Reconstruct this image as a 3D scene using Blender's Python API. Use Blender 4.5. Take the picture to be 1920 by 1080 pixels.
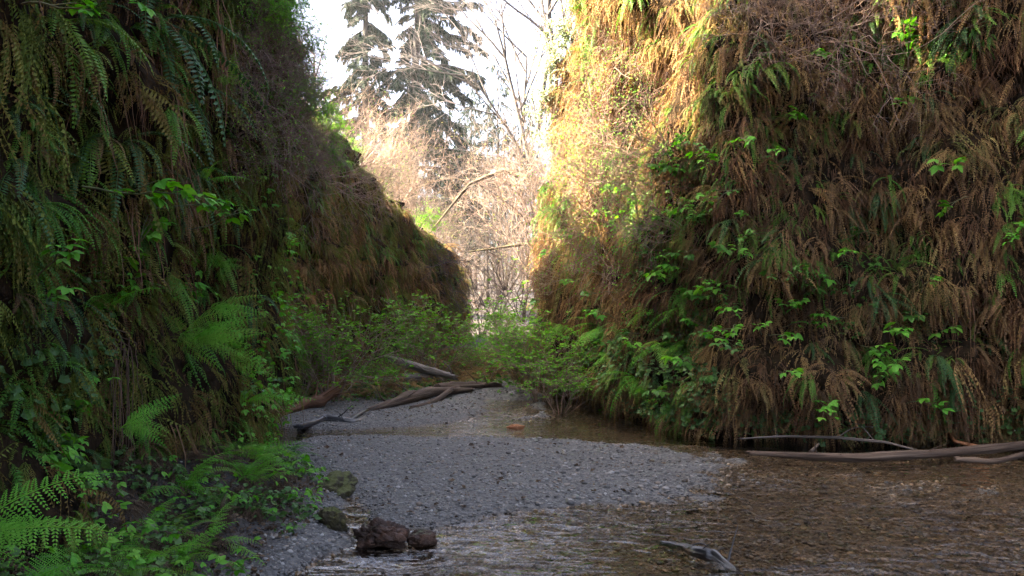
import bpy, math, random
import numpy as np
from mathutils import Vector, Matrix, Euler
from mathutils.bvhtree import BVHTree

for o in list(bpy.data.objects):
    bpy.data.objects.remove(o, do_unlink=True)
SC = bpy.context.scene
COL = SC.collection
random.seed(7)
RNG = np.random.default_rng(7)
R = math.radians
PI = math.pi

# ------------------------------------------------------------------ camera
CAM_H, FPX, HOR = 1.6, 1507.0, 590.0        # eye height (m), focal length and horizon row of a 1920 px wide picture
cd = bpy.data.cameras.new('camera')
cam = bpy.data.objects.new('camera', cd)
COL.objects.link(cam)
cam.location = (0, 0, CAM_H)
cam.rotation_euler = (R(90), 0, 0)
cd.sensor_width = 36
cd.lens = 36 * FPX / 1920
cd.shift_y = (HOR - 540) / 1920
cd.clip_start = 0.05
cd.clip_end = 2000
SC.camera = cam

# ------------------------------------------------------------------ sky, sun, exposure
SUN_EL = R(37)
SUN_AZ = math.atan2(-1.0, 0.0)               # to the sun: straight out to the left
sun_dir = Vector((math.sin(SUN_AZ) * math.cos(SUN_EL), math.cos(SUN_AZ) * math.cos(SUN_EL), math.sin(SUN_EL)))
w = bpy.data.worlds.new('World')
SC.world = w
w.use_nodes = True
wn = w.node_tree.nodes
sky = wn.new('ShaderNodeTexSky')
sky.sky_type = 'NISHITA'
sky.sun_disc = False
sky.sun_elevation = SUN_EL
sky.sun_rotation = SUN_AZ
sky.air_density = 0.6
sky.dust_density = 9.0
sky.ozone_density = 1.0
bg = wn['Background']
bg.inputs['Strength'].default_value = 0.082
w.node_tree.links.new(sky.outputs[0], bg.inputs['Color'])
ld = bpy.data.lights.new('sun', 'SUN')
ld.energy = 5.0
ld.angle = R(0.6)
ld.color = (1.0, 0.83, 0.58)
sun = bpy.data.objects.new('sun', ld)
COL.objects.link(sun)
sun.rotation_euler = sun_dir.to_track_quat('Z', 'Y').to_euler()
SC.view_settings.view_transform = 'Standard'
SC.view_settings.look = 'None'
SC.view_settings.gamma = 1
SC.view_settings.exposure = 4.35
SC.cycles.use_denoising = True
SC.cycles.max_bounces = 8
SC.cycles.diffuse_bounces = 4
SC.cycles.glossy_bounces = 3
SC.cycles.transmission_bounces = 4
SC.cycles.transparent_max_bounces = 12
SC.cycles.volume_bounces = 0
SC.cycles.sample_clamp_indirect = 6
SC.cycles.caustics_reflective = False
SC.cycles.caustics_refractive = False

# ------------------------------------------------------------------ helpers
def tag(o, label=None, cat=None, group=None, kind=None):
    if label: o['label'] = label
    if cat: o['category'] = cat
    if group: o['group'] = group
    if kind: o['kind'] = kind
    return o

def empty(name, loc, rot=(0, 0, 0), label=None, cat=None, group=None):
    o = bpy.data.objects.new(name, None)
    COL.objects.link(o)
    o.location = loc
    o.rotation_euler = rot
    o.empty_display_size = 0.05
    return tag(o, label, cat, group)

def at(px, py, d):
    """world point seen at a picture position at distance d"""
    return Vector(((px - 960) / FPX * d, d, CAM_H + (HOR - py) / FPX * d))

def to_px(P):
    P = np.asarray(P)
    return 960 + P[..., 0] / P[..., 1] * FPX, HOR - (P[..., 2] - CAM_H) / P[..., 1] * FPX

def obj(name, mesh, mat=None, parent=None, loc=None, rot=None, scale=None):
    o = bpy.data.objects.new(name, mesh)
    COL.objects.link(o)
    if mat is not None and len(mesh.materials) == 0:
        mesh.materials.append(mat)
    if parent is not None: o.parent = parent
    if loc is not None: o.location = loc
    if rot is not None: o.rotation_euler = rot
    if scale is not None: o.scale = (scale,) * 3 if not hasattr(scale, '__len__') else scale
    return o

def mesh_np(name, V, Q, smooth=False, rnd=None):
    """mesh from vertex array and a face array (n,3) or (n,4)"""
    V = np.asarray(V, dtype=np.float32); Q = np.asarray(Q, dtype=np.int32)
    me = bpy.data.meshes.new(name)
    k = Q.shape[1]
    me.vertices.add(len(V)); me.vertices.foreach_set('co', V.ravel())
    me.loops.add(Q.size); me.loops.foreach_set('vertex_index', Q.ravel())
    me.polygons.add(len(Q))
    me.polygons.foreach_set('loop_start', np.arange(len(Q), dtype=np.int32) * k)
    me.polygons.foreach_set('use_smooth', np.full(len(Q), smooth, dtype=bool))
    if rnd is not None:
        a = me.attributes.new('rnd', 'FLOAT', 'FACE')
        a.data.foreach_set('value', np.asarray(rnd, dtype=np.float32))
    me.update(calc_edges=True)
    return me

def hash3(ix, iy, iz, seed):
    h = (ix.astype(np.int64) * 374761393 + iy.astype(np.int64) * 668265263 + iz.astype(np.int64) * 2147483647 + seed * 1274126177) & 0xFFFFFFFF
    h = ((h ^ (h >> 13)) * 1274126177) & 0xFFFFFFFF
    h = h ^ (h >> 16)
    return (h & 0xFFFF) / 65535.0 * 2 - 1

def vnoise(x, y, z=0.0, seed=0):
    x, y, z = np.broadcast_arrays(np.asarray(x, float), np.asarray(y, float), np.asarray(z, float))
    ix, iy, iz = np.floor(x).astype(int), np.floor(y).astype(int), np.floor(z).astype(int)
    fx, fy, fz = x - ix, y - iy, z - iz
    fx = fx * fx * (3 - 2 * fx); fy = fy * fy * (3 - 2 * fy); fz = fz * fz * (3 - 2 * fz)
    out = 0
    for dx in (0, 1):
        for dy in (0, 1):
            for dz in (0, 1):
                wgt = (fx if dx else 1 - fx) * (fy if dy else 1 - fy) * (fz if dz else 1 - fz)
                out = out + wgt * hash3(ix + dx, iy + dy, iz + dz, seed)
    return out

def fbm(x, y, z=0.0, seed=0, octv=3):
    a, f, s = 1.0, 1.0, 0
    for i in range(octv):
        s = s + a * vnoise(np.asarray(x) * f, np.asarray(y) * f, np.asarray(z) * f, seed + i * 17)
        a *= 0.5; f *= 2.03
    return s

def sstep(a, b, x):
    t = np.clip((x - a) / (b - a), 0, 1)
    return t * t * (3 - 2 * t)

# ------------------------------------------------------------------ materials
def new_mat(name):
    m = bpy.data.materials.new(name); m.use_nodes = True
    nt = m.node_tree
    for n in list(nt.nodes): nt.nodes.remove(n)
    out = nt.nodes.new('ShaderNodeOutputMaterial')
    return m, nt, out

def ramp(nt, cols):
    r = nt.nodes.new('ShaderNodeValToRGB')
    el = r.color_ramp.elements
    n = len(cols)
    while len(el) < n: el.new(0.5)
    for i, c in enumerate(cols):
        if len(c) == 4: el[i].position = c[3]
        else: el[i].position = i / (n - 1)
        el[i].color = (c[0], c[1], c[2], 1)
    return r

def leaf_mat(name, cols, trans=0.3, rough=0.5, spec=0.35, patch=0.6, pscale=0.9, source='object', stem=None):
    """foliage: colour varies leaf by leaf and in patches over the cliff"""
    m, nt, out = new_mat(name)
    N, L = nt.nodes, nt.links
    noise = N.new('ShaderNodeTexNoise'); noise.inputs['Scale'].default_value = pscale; noise.inputs['Detail'].default_value = 2
    mix = N.new('ShaderNodeMath'); mix.operation = 'MULTIPLY_ADD'
    if source == 'object':
        oi = N.new('ShaderNodeObjectInfo')
        L.new(oi.outputs['Location'], noise.inputs['Vector'])
        at_ = N.new('ShaderNodeAttribute'); at_.attribute_name = 'rnd'
        ma = N.new('ShaderNodeMath'); ma.operation = 'MULTIPLY_ADD'; L.new(at_.outputs['Fac'], ma.inputs[0]); ma.inputs[1].default_value = 0.35
        mb_ = N.new('ShaderNodeMath'); mb_.operation = 'MULTIPLY'; L.new(oi.outputs['Random'], mb_.inputs[0]); mb_.inputs[1].default_value = 0.75
        L.new(mb_.outputs[0], ma.inputs[2]); rnd = ma.outputs[0]
    else:
        at_ = N.new('ShaderNodeAttribute'); at_.attribute_name = 'rnd'; rnd = at_.outputs['Fac']
        ge = N.new('ShaderNodeNewGeometry'); L.new(ge.outputs['Position'], noise.inputs['Vector'])
    # f = patch*(noise*2-0.5) + (1-patch)*rnd
    mr = N.new('ShaderNodeMapRange'); L.new(noise.outputs['Fac'], mr.inputs['Value'])
    mr.inputs['From Min'].default_value = 0.3; mr.inputs['From Max'].default_value = 0.7
    m1 = N.new('ShaderNodeMath'); m1.operation = 'MULTIPLY'; L.new(mr.outputs[0], m1.inputs[0]); m1.inputs[1].default_value = patch
    L.new(rnd, mix.inputs[0]); mix.inputs[1].default_value = 1 - patch; L.new(m1.outputs[0], mix.inputs[2])
    rp = ramp(nt, cols); L.new(mix.outputs[0], rp.inputs['Fac'])
    p = N.new('ShaderNodeBsdfPrincipled')
    p.inputs['Roughness'].default_value = rough
    p.inputs['Specular IOR Level'].default_value = spec
    L.new(rp.outputs['Color'], p.inputs['Base Color'])
    if trans > 0:
        t = N.new('ShaderNodeBsdfTranslucent')
        hs = N.new('ShaderNodeHueSaturation'); hs.inputs['Value'].default_value = 1.25; hs.inputs['Saturation'].default_value = 1.1
        L.new(rp.outputs['Color'], hs.inputs['Color']); L.new(hs.outputs[0], t.inputs['Color'])
        ms = N.new('ShaderNodeMixShader'); ms.inputs[0].default_value = trans
        L.new(p.outputs[0], ms.inputs[1]); L.new(t.outputs[0], ms.inputs[2]); L.new(ms.outputs[0], out.inputs['Surface'])
    else:
        L.new(p.outputs[0], out.inputs['Surface'])
    return m

def rough_mat(name, cols, scale=4.0, stretch=(1, 1, 1), rough=0.85, spec=0.3, bump=0.6, bdist=0.02, coord='Object', detail=6, moss=None, bscale=None):
    m, nt, out = new_mat(name)
    N, L = nt.nodes, nt.links
    tc = N.new('ShaderNodeTexCoord'); mp = N.new('ShaderNodeMapping'); mp.inputs['Scale'].default_value = stretch
    if coord == 'World':
        ge = N.new('ShaderNodeNewGeometry'); L.new(ge.outputs['Position'], mp.inputs['Vector'])
    elif coord == 'grain':
        ga = N.new('ShaderNodeAttribute'); ga.attribute_name = 'grain'; L.new(ga.outputs['Vector'], mp.inputs['Vector'])
    else:
        L.new(tc.outputs[coord], mp.inputs['Vector'])
    n1 = N.new('ShaderNodeTexNoise'); n1.inputs['Scale'].default_value = scale; n1.inputs['Detail'].default_value = detail; n1.inputs['Roughness'].default_value = 0.65
    L.new(mp.outputs[0], n1.inputs['Vector'])
    mr = N.new('ShaderNodeMapRange'); mr.inputs['From Min'].default_value = 0.28; mr.inputs['From Max'].default_value = 0.72
    L.new(n1.outputs['Fac'], mr.inputs['Value'])
    rp = ramp(nt, cols); L.new(mr.outputs[0], rp.inputs['Fac'])
    col = rp.outputs['Color']
    if moss:
        ge2 = N.new('ShaderNodeNewGeometry'); sx = N.new('ShaderNodeSeparateXYZ'); L.new(ge2.outputs['Normal'], sx.inputs[0])
        nm = N.new('ShaderNodeTexNoise'); nm.inputs['Scale'].default_value = 5; L.new(ge2.outputs['Position'], nm.inputs['Vector'])
        ad = N.new('ShaderNodeMath'); ad.operation = 'ADD'; L.new(sx.outputs['Z'], ad.inputs[0]); L.new(nm.outputs['Fac'], ad.inputs[1])
        m2 = N.new('ShaderNodeMapRange'); m2.inputs['From Min'].default_value = moss[3]; m2.inputs['From Max'].default_value = moss[3] + 0.25
        L.new(ad.outputs[0], m2.inputs['Value'])
        mx = N.new('ShaderNodeMix'); mx.data_type = 'RGBA'
        L.new(m2.outputs[0], mx.inputs['Factor']); L.new(col, mx.inputs['A']); mx.inputs['B'].default_value = (*moss[:3], 1)
        col = mx.outputs['Result']
    p = N.new('ShaderNodeBsdfPrincipled'); p.inputs['Roughness'].default_value = rough; p.inputs['Specular IOR Level'].default_value = spec
    L.new(col, p.inputs['Base Color'])
    b = N.new('ShaderNodeBump'); b.inputs['Strength'].default_value = bump; b.inputs['Distance'].default_value = bdist
    if bscale:
        n3 = N.new('ShaderNodeTexNoise'); n3.inputs['Scale'].default_value = bscale; n3.inputs['Detail'].default_value = 5
        L.new(mp.outputs[0], n3.inputs['Vector']); L.new(n3.outputs['Fac'], b.inputs['Height'])
    else:
        L.new(n1.outputs['Fac'], b.inputs['Height'])
    L.new(b.outputs[0], p.inputs['Normal'])
    L.new(p.outputs[0], out.inputs['Surface'])
    return m

M = {}
M['cliff'] = rough_mat('cliff_soil', [(0.003, 0.002, 0.0015), (0.010, 0.007, 0.004), (0.028, 0.018, 0.010), (0.016, 0.017, 0.007)], scale=5, stretch=(1, 1, 0.35), coord='World', bump=1.0, bdist=0.12, spec=0.03, rough=1.0, detail=12, bscale=9)
M['bark'] = rough_mat('bark', [(0.035, 0.026, 0.02), (0.10, 0.078, 0.06), (0.17, 0.14, 0.115)], scale=6, stretch=(1, 1, 0.25), bump=0.8, bdist=0.03)
M['spruce_bark'] = rough_mat('spruce_bark', [(0.012, 0.010, 0.009), (0.03, 0.025, 0.022), (0.05, 0.045, 0.04)], scale=3, stretch=(1, 1, 0.3), bump=0.8, bdist=0.05)
M['alder_bark'] = rough_mat('pale_bark', [(0.03, 0.027, 0.025), (0.07, 0.062, 0.056), (0.12, 0.11, 0.10)], scale=3, stretch=(1, 1, 0.6), bump=0.4, bdist=0.02)
M['log'] = rough_mat('log_wood', [(0.025, 0.016, 0.011), (0.085, 0.055, 0.037), (0.17, 0.125, 0.09)], scale=11, stretch=(1, 1, 0.12), coord='grain', bump=1.0, bdist=0.03)
M['log_grey'] = rough_mat('grey_log_wood', [(0.04, 0.03, 0.024), (0.13, 0.105, 0.085), (0.24, 0.205, 0.175)], scale=11, stretch=(1, 1, 0.12), coord='grain', bump=1.0, bdist=0.03)
M['log_red'] = rough_mat('red_log_wood', [(0.035, 0.016, 0.009), (0.11, 0.052, 0.027), (0.2, 0.105, 0.056)], scale=9, stretch=(1, 1, 0.12), coord='grain', bump=0.9, bdist=0.02)
M['log_wet'] = rough_mat('wet_log_wood', [(0.012, 0.011, 0.011), (0.04, 0.038, 0.038), (0.1, 0.1, 0.1)], scale=9, stretch=(1, 1, 0.12), coord='grain', rough=0.3, spec=0.6, bump=0.9, bdist=0.02)
M['stump'] = rough_mat('stump_wood', [(0.010, 0.006, 0.004), (0.038, 0.019, 0.011), (0.10, 0.046, 0.024)], scale=9, rough=0.55, bump=1, bdist=0.05, moss=(0.045, 0.05, 0.014, 1.45))
M['mossy'] = rough_mat('moss_mound', [(0.02, 0.015, 0.009), (0.04, 0.032, 0.014), (0.075, 0.065, 0.02)], scale=14, bump=1, bdist=0.05, moss=(0.075, 0.08, 0.02, 1.15))
M['twig'] = leaf_mat('twig_wood', [(0.09, 0.055, 0.04), (0.19, 0.125, 0.09), (0.28, 0.20, 0.15)], trans=0, rough=0.7, patch=0.3, source='attr')
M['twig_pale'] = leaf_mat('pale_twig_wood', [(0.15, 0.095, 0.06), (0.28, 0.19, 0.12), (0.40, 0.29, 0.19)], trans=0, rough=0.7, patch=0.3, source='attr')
M['twig_grey'] = leaf_mat('grey_twig_wood', [(0.05, 0.042, 0.04), (0.09, 0.078, 0.074), (0.14, 0.12, 0.115)], trans=0, rough=0.8, patch=0.3, source='attr')
M['twig_far'] = leaf_mat('far_twig_wood', [(0.035, 0.027, 0.025), (0.07, 0.052, 0.046), (0.12, 0.09, 0.078)], trans=0, rough=0.8, patch=0.3, source='attr')
M['stem_green'] = leaf_mat('green_stem', [(0.05, 0.07, 0.02), (0.09, 0.09, 0.035), (0.12, 0.085, 0.045)], trans=0, rough=0.6, patch=0.2)
M['thatch'] = leaf_mat('dead_frond', [(0.02, 0.013, 0.009), (0.065, 0.034, 0.018), (0.15, 0.078, 0.036), (0.085, 0.058, 0.034), (0.24, 0.14, 0.06), (0.29, 0.20, 0.08), (0.08, 0.105, 0.028), (0.045, 0.024, 0.013)], trans=0.2, rough=0.8, spec=0.1, patch=0.45, pscale=1.3)
M['thatch_olive'] = leaf_mat('olive_frond', [(0.012, 0.011, 0.006), (0.035, 0.036, 0.010), (0.065, 0.10, 0.015), (0.14, 0.16, 0.03), (0.15, 0.10, 0.03), (0.08, 0.043, 0.018), (0.02, 0.015, 0.008)], trans=0.25, rough=0.75, spec=0.12, patch=0.45, pscale=1.2)
M['strand'] = leaf_mat('rootlet', [(0.05, 0.027, 0.016), (0.12, 0.065, 0.036), (0.22, 0.125, 0.07)], trans=0.1, rough=0.8, spec=0.1, patch=0.5)
M['sword'] = leaf_mat('sword_fern_green', [(0.025, 0.085, 0.01), (0.055, 0.16, 0.017), (0.11, 0.20, 0.025), (0.19, 0.16, 0.036)], trans=0.28, rough=0.55, spec=0.2, patch=0.45)
M['sword_blue'] = leaf_mat('dark_fern_green', [(0.022, 0.055, 0.016), (0.04, 0.095, 0.024), (0.065, 0.13, 0.03)], trans=0.25, rough=0.5, spec=0.25, patch=0.4)
M['sword_dead'] = leaf_mat('rust_fern', [(0.09, 0.05, 0.025), (0.16, 0.095, 0.045), (0.23, 0.155, 0.065)], trans=0.22, rough=0.75, spec=0.1, patch=0.4)
M['lady'] = leaf_mat('lady_fern_green', [(0.06, 0.20, 0.018), (0.09, 0.29, 0.024), (0.15, 0.36, 0.04), (0.20, 0.32, 0.05)], trans=0.42, rough=0.6, spec=0.2, patch=0.3)
M['berry'] = leaf_mat('berry_leaf_green', [(0.055, 0.20, 0.02), (0.10, 0.30, 0.028), (0.18, 0.37, 0.045)], trans=0.42, rough=0.55, spec=0.25, patch=0.3)
M['berry_dark'] = leaf_mat('dark_berry_leaf', [(0.03, 0.09, 0.014), (0.055, 0.15, 0.02), (0.10, 0.22, 0.032)], trans=0.35, rough=0.55, spec=0.25, patch=0.4)
M['cover'] = leaf_mat('ground_cover_green', [(0.03, 0.07, 0.02), (0.065, 0.13, 0.032), (0.12, 0.19, 0.05)], trans=0.28, rough=0.5, spec=0.25, patch=0.5)
M['bush'] = leaf_mat('bush_leaf', [(0.06, 0.17, 0.016), (0.12, 0.30, 0.025), (0.22, 0.38, 0.05)], trans=0.42, rough=0.6, spec=0.2, patch=0.4, pscale=2.0, source='attr')
M['ivy'] = leaf_mat('ivy_leaf', [(0.025, 0.055, 0.018), (0.07, 0.10, 0.03), (0.17, 0.17, 0.05)], trans=0.3, rough=0.4, patch=0.4, pscale=2.0, source='attr')
M['budleaf'] = leaf_mat('bud_leaf', [(0.10, 0.13, 0.03), (0.17, 0.19, 0.045), (0.26, 0.24, 0.07)], trans=0.4, rough=0.5, patch=0.3, pscale=2.0, source='attr')
M['needle'] = leaf_mat('spruce_needles', [(0.004, 0.011, 0.007), (0.008, 0.017, 0.010), (0.015, 0.024, 0.013)], trans=0.08, rough=0.7, spec=0.08, patch=0.4, pscale=1.0, source='attr')
M['root'] = leaf_mat('root_bark', [(0.05, 0.028, 0.018), (0.09, 0.05, 0.03), (0.13, 0.08, 0.05)], trans=0, rough=0.7, patch=0.2)
M['litter'] = leaf_mat('leaf_litter', [(0.02, 0.013, 0.008), (0.055, 0.035, 0.021), (0.10, 0.065, 0.038), (0.15, 0.11, 0.07)], trans=0.1, rough=0.75, spec=0.15, patch=0.3)
M['mossy_bark'] = rough_mat('mossy_bark', [(0.02, 0.015, 0.011), (0.06, 0.045, 0.03), (0.12, 0.10, 0.05)], scale=9, stretch=(1, 1, 0.3), coord='grain', bump=1.0, bdist=0.03, moss=(0.10, 0.10, 0.03, 1.2))
M['orange'] = rough_mat('orange_bark', [(0.16, 0.06, 0.025), (0.30, 0.12, 0.045), (0.42, 0.2, 0.09)], scale=14, rough=0.7, bump=0.8, bdist=0.03)

def pebble_mat(name, cols, rough, spec):
    m, nt, out = new_mat(name); N, L = nt.nodes, nt.links
    oi = N.new('ShaderNodeObjectInfo'); rp = ramp(nt, cols); L.new(oi.outputs['Random'], rp.inputs['Fac'])
    n = N.new('ShaderNodeTexNoise'); n.inputs['Scale'].default_value = 6; n.inputs['Detail'].default_value = 4
    tc = N.new('ShaderNodeTexCoord'); L.new(tc.outputs['Object'], n.inputs['Vector'])
    hs = N.new('ShaderNodeHueSaturation'); L.new(rp.outputs[0], hs.inputs['Color'])
    mr = N.new('ShaderNodeMapRange'); mr.inputs['To Min'].default_value = 0.6; mr.inputs['To Max'].default_value = 1.4; L.new(n.outputs['Fac'], mr.inputs['Value'])
    L.new(mr.outputs[0], hs.inputs['Value'])
    p = N.new('ShaderNodeBsdfPrincipled'); p.inputs['Roughness'].default_value = rough; p.inputs['Specular IOR Level'].default_value = spec
    L.new(hs.outputs[0], p.inputs['Base Color']); L.new(p.outputs[0], out.inputs['Surface'])
    return m
M['pebble'] = pebble_mat('pebble_dry', [(0.065, 0.06, 0.054), (0.11, 0.102, 0.092), (0.155, 0.146, 0.133), (0.20, 0.188, 0.17), (0.15, 0.115, 0.085), (0.30, 0.285, 0.26)], 0.65, 0.2)
M['pebble_wet'] = pebble_mat('pebble_wet', [(0.02, 0.015, 0.01), (0.07, 0.043, 0.02), (0.13, 0.075, 0.03), (0.055, 0.046, 0.036), (0.20, 0.12, 0.05), (0.13, 0.115, 0.10)], 0.3, 0.5)

M['pebble_damp'] = pebble_mat('pebble_damp', [(0.022, 0.02, 0.018), (0.04, 0.036, 0.032), (0.06, 0.053, 0.046), (0.075, 0.07, 0.062), (0.06, 0.042, 0.03)], 0.3, 0.5)
def ground_mat():
    m, nt, out = new_mat('ground'); N, L = nt.nodes, nt.links
    a = N.new('ShaderNodeAttribute'); a.attribute_name = 'zone'      # r gravel, g wet bed, b soil
    ge = N.new('ShaderNodeNewGeometry')
    v = N.new('ShaderNodeTexVoronoi'); v.inputs['Scale'].default_value = 42; L.new(ge.outputs['Position'], v.inputs['Vector'])
    n = N.new('ShaderNodeTexNoise'); n.inputs['Scale'].default_value = 9; n.inputs['Detail'].default_value = 8; L.new(ge.outputs['Position'], n.inputs['Vector'])
    sep = N.new('ShaderNodeSeparateColor'); L.new(v.outputs['Color'], sep.inputs[0])
    g = ramp(nt, [(0.04, 0.037, 0.033), (0.08, 0.074, 0.066), (0.13, 0.12, 0.108)]); L.new(sep.outputs[0], g.inputs['Fac'])
    bd = ramp(nt, [(0.03, 0.021, 0.013), (0.08, 0.05, 0.025), (0.14, 0.085, 0.04)]); L.new(sep.outputs[1], bd.inputs['Fac'])
    so = ramp(nt, [(0.006, 0.0045, 0.003, 0.3), (0.02, 0.014, 0.01, 0.5), (0.05, 0.036, 0.026, 0.7)]); L.new(n.outputs['Fac'], so.inputs['Fac'])
    sz = N.new('ShaderNodeSeparateColor'); L.new(a.outputs['Color'], sz.inputs[0])
    m1 = N.new('ShaderNodeMix'); m1.data_type = 'RGBA'; L.new(sz.outputs[1], m1.inputs['Factor']); L.new(g.outputs[0], m1.inputs['A']); L.new(bd.outputs[0], m1.inputs['B'])
    m2 = N.new('ShaderNodeMix'); m2.data_type = 'RGBA'; L.new(sz.outputs[2], m2.inputs['Factor']); L.new(m1.outputs['Result'], m2.inputs['A']); L.new(so.outputs[0], m2.inputs['B'])
    p = N.new('ShaderNodeBsdfPrincipled'); p.inputs['Roughness'].default_value = 0.75; L.new(m2.outputs['Result'], p.inputs['Base Color'])
    ad = N.new('ShaderNodeMath'); ad.operation = 'ADD'; L.new(v.outputs['Distance'], ad.inputs[0]); L.new(n.outputs['Fac'], ad.inputs[1])
    b = N.new('ShaderNodeBump'); b.inputs['Strength'].default_value = 0.8; b.inputs['Distance'].default_value = 0.02; b.invert = True
    L.new(ad.outputs[0], b.inputs['Height']); L.new(b.outputs[0], p.inputs['Normal'])
    L.new(p.outputs[0], out.inputs['Surface'])
    return m
M['ground'] = ground_mat()

def water_mat():
    m, nt, out = new_mat('water'); N, L = nt.nodes, nt.links
    ge = N.new('ShaderNodeNewGeometry')
    mp = N.new('ShaderNodeMapping'); mp.inputs['Scale'].default_value = (3.0, 8, 1); mp.inputs['Rotation'].default_value = (0, 0, R(-22)); L.new(ge.outputs['Position'], mp.inputs['Vector'])
    n = N.new('ShaderNodeTexNoise'); n.inputs['Scale'].default_value = 1.0; n.inputs['Detail'].default_value = 3; n.inputs['Distortion'].default_value = 0.6; L.new(mp.outputs[0], n.inputs['Vector'])
    a = N.new('ShaderNodeAttribute'); a.attribute_name = 'chop'
    b = N.new('ShaderNodeBump'); b.inputs['Distance'].default_value = 0.3; L.new(a.outputs['Fac'], b.inputs['Strength']); L.new(n.outputs['Fac'], b.inputs['Height'])
    fr = N.new('ShaderNodeFresnel'); fr.inputs['IOR'].default_value = 1.4; L.new(b.outputs[0], fr.inputs['Normal'])
    gl = N.new('ShaderNodeBsdfGlossy'); gl.inputs['Roughness'].default_value = 0.03; gl.inputs['Color'].default_value = (0.95, 0.97, 1, 1); L.new(b.outputs[0], gl.inputs['Normal'])
    tr = N.new('ShaderNodeBsdfTransparent'); tr.inputs['Color'].default_value = (0.95, 0.91, 0.84, 1)
    ms = N.new('ShaderNodeMixShader'); L.new(fr.outputs[0], ms.inputs[0]); L.new(tr.outputs[0], ms.inputs[1]); L.new(gl.outputs[0], ms.inputs[2])
    L.new(ms.outputs[0], out.inputs['Surface'])
    return m
M['water'] = water_mat()

# ------------------------------------------------------------------ ground: canyon floor and land beyond
def poly_sd(px, py, poly):
    """signed distance to polygon, negative inside"""
    d = np.full(px.shape, 1e9); ins = np.zeros(px.shape, bool)
    n = len(poly)
    for i in range(n):
        (x0, y0), (x1, y1) = poly[i], poly[(i + 1) % n]
        ex, ey = x1 - x0, y1 - y0
        t = np.clip(((px - x0) * ex + (py - y0) * ey) / (ex * ex + ey * ey), 0, 1)
        d = np.minimum(d, np.hypot(px - x0 - t * ex, py - y0 - t * ey))
        c = ((y0 > py) != (y1 > py)) & (px < (x1 - x0) * (py - y0) / (y1 - y0 + 1e-12) + x0)
        ins ^= c
    return np.where(ins, -d, d)

def g_px(px, py):          # picture point on the water level -> ground x, y
    d = CAM_H * FPX / (py - HOR)
    return ((px - 960) / FPX * d, d)
BAR = [g_px(*p) for p in [(520, 845), (600, 900), (655, 950), (700, 990), (830, 985), (1000, 955), (1180, 950), (1300, 915), (1370, 878), (1330, 850), (1180, 834), (1050, 828), (900, 822), (700, 818), (560, 822)]]
BAR2 = [g_px(*p) for p in [(470, 800), (560, 806), (640, 806), (760, 800), (880, 790), (915, 770), (900, 750), (1000, 752), (1010, 770), (980, 786), (1040, 782), (1010, 735), (900, 705), (700, 705), (560, 735), (440, 770)]]
BANK = [(-0.9, -6), (-1.1, 3.0), (-1.38, 5.0), (-1.3, 5.9), (-1.45, 7.0), (-2.1, 8.2), (-2.9, 9.6), (-3.5, 11.2), (-4.2, 12.5), (-14, 12), (-14, -6)]

def ground_z(x, y):
    x = np.asarray(x, float); y = np.asarray(y, float)
    wob = fbm(x * 1.3, y * 1.3, seed=3) * 0.14 + fbm(x * 5, y * 5, seed=9, octv=2) * 0.035
    s1 = poly_sd(x, y, BAR) + wob
    s2 = poly_sd(x, y, BAR2) + wob
    sb = poly_sd(x, y, BANK) + wob * 1.2
    deep = 0.085 + 0.03 * fbm(x * 0.8, y * 0.8, seed=21) 
    deep = deep + 0.10 * sstep(9.6, 11.5, y) * sstep(0.0, 1.5, x) * (1 - sstep(12.2, 13.2, y))
    # right hand shallows: stones stand just under the surface
    deep = deep - 0.035 * sstep(0.8, 2.2, x) * (1 - sstep(9.0, 9.9, y)) * sstep(5.2, 7.0, y)
    z = -deep
    rg = sstep(-0.3, 1.6, x)
    z = np.maximum(z, -deep + (deep + 0.055 - 0.025 * rg) * sstep(0.35 + 0.75 * rg, -0.35 - 0.25 * rg, s1 + rg * 0.22 * fbm(x * 2.6, y * 2.6, seed=33)))
    z = z + 0.018 * rg * fbm(x * 6, y * 6, seed=35, octv=2) * sstep(9.8, 9.0, y)
    z = np.maximum(z, -deep + (deep + 0.07) * sstep(0.35, -0.30, s2))
    z = np.maximum(z, -deep + (deep + 0.06) * sstep(0.25, -0.15, sb) + 0.12 * sstep(0.0, -0.5, sb) + (0.18 + 0.16 * sstep(10.5, 7, y)) * sstep(-0.35, -1.35, sb + 0.3 * wob))
    far = sstep(15.5, 22, y)
    z = z * (1 - far) + far * (0.12 + 0.03 * (y - 18).clip(0, 40) * 0.6)
    land = sstep(46, 70, y)
    z = z + land * 2.0 + 0.075 * (y - 62).clip(0, 140) + fbm(x * 0.1, y * 0.1, seed=40) * 0.6 * land
    z = z + fbm(x * 3, y * 3, seed=31) * 0.012
    return z

def spread(a, b, step, lo, hi, g=1.12):
    c = list(np.arange(a, b, step)); s = step
    while c[-1] < hi: s *= g; c.append(min(c[-1] + s, hi))
    s = step
    while c[0] > lo: s *= g; c.insert(0, max(c[0] - s, lo))
    return np.array(c)
gx = spread(-4.6, 6.6, 0.06, -140, 140); gy = spread(2.0, 17.0, 0.06, -25, 200, 1.07)
GX, GY = np.meshgrid(gx, gy)
GZ = ground_z(GX, GY)
def grid_faces(nr, nc):
    i = np.arange(nr * nc).reshape(nr, nc)
    return np.stack([i[:-1, :-1], i[:-1, 1:], i[1:, 1:], i[1:, :-1]], -1).reshape(-1, 4)
me = mesh_np('ground', np.stack([GX, GY, GZ], -1).reshape(-1, 3), grid_faces(*GX.shape), True)
wob = fbm(GX * 2, GY * 2, seed=5) * 0.2
soil = np.maximum(sstep(0.05, -0.35, poly_sd(GX, GY, BANK) + wob), sstep(17, 20, GY))
wet = sstep(0.015, -0.02, GZ + 0.01 * wob)
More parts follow.
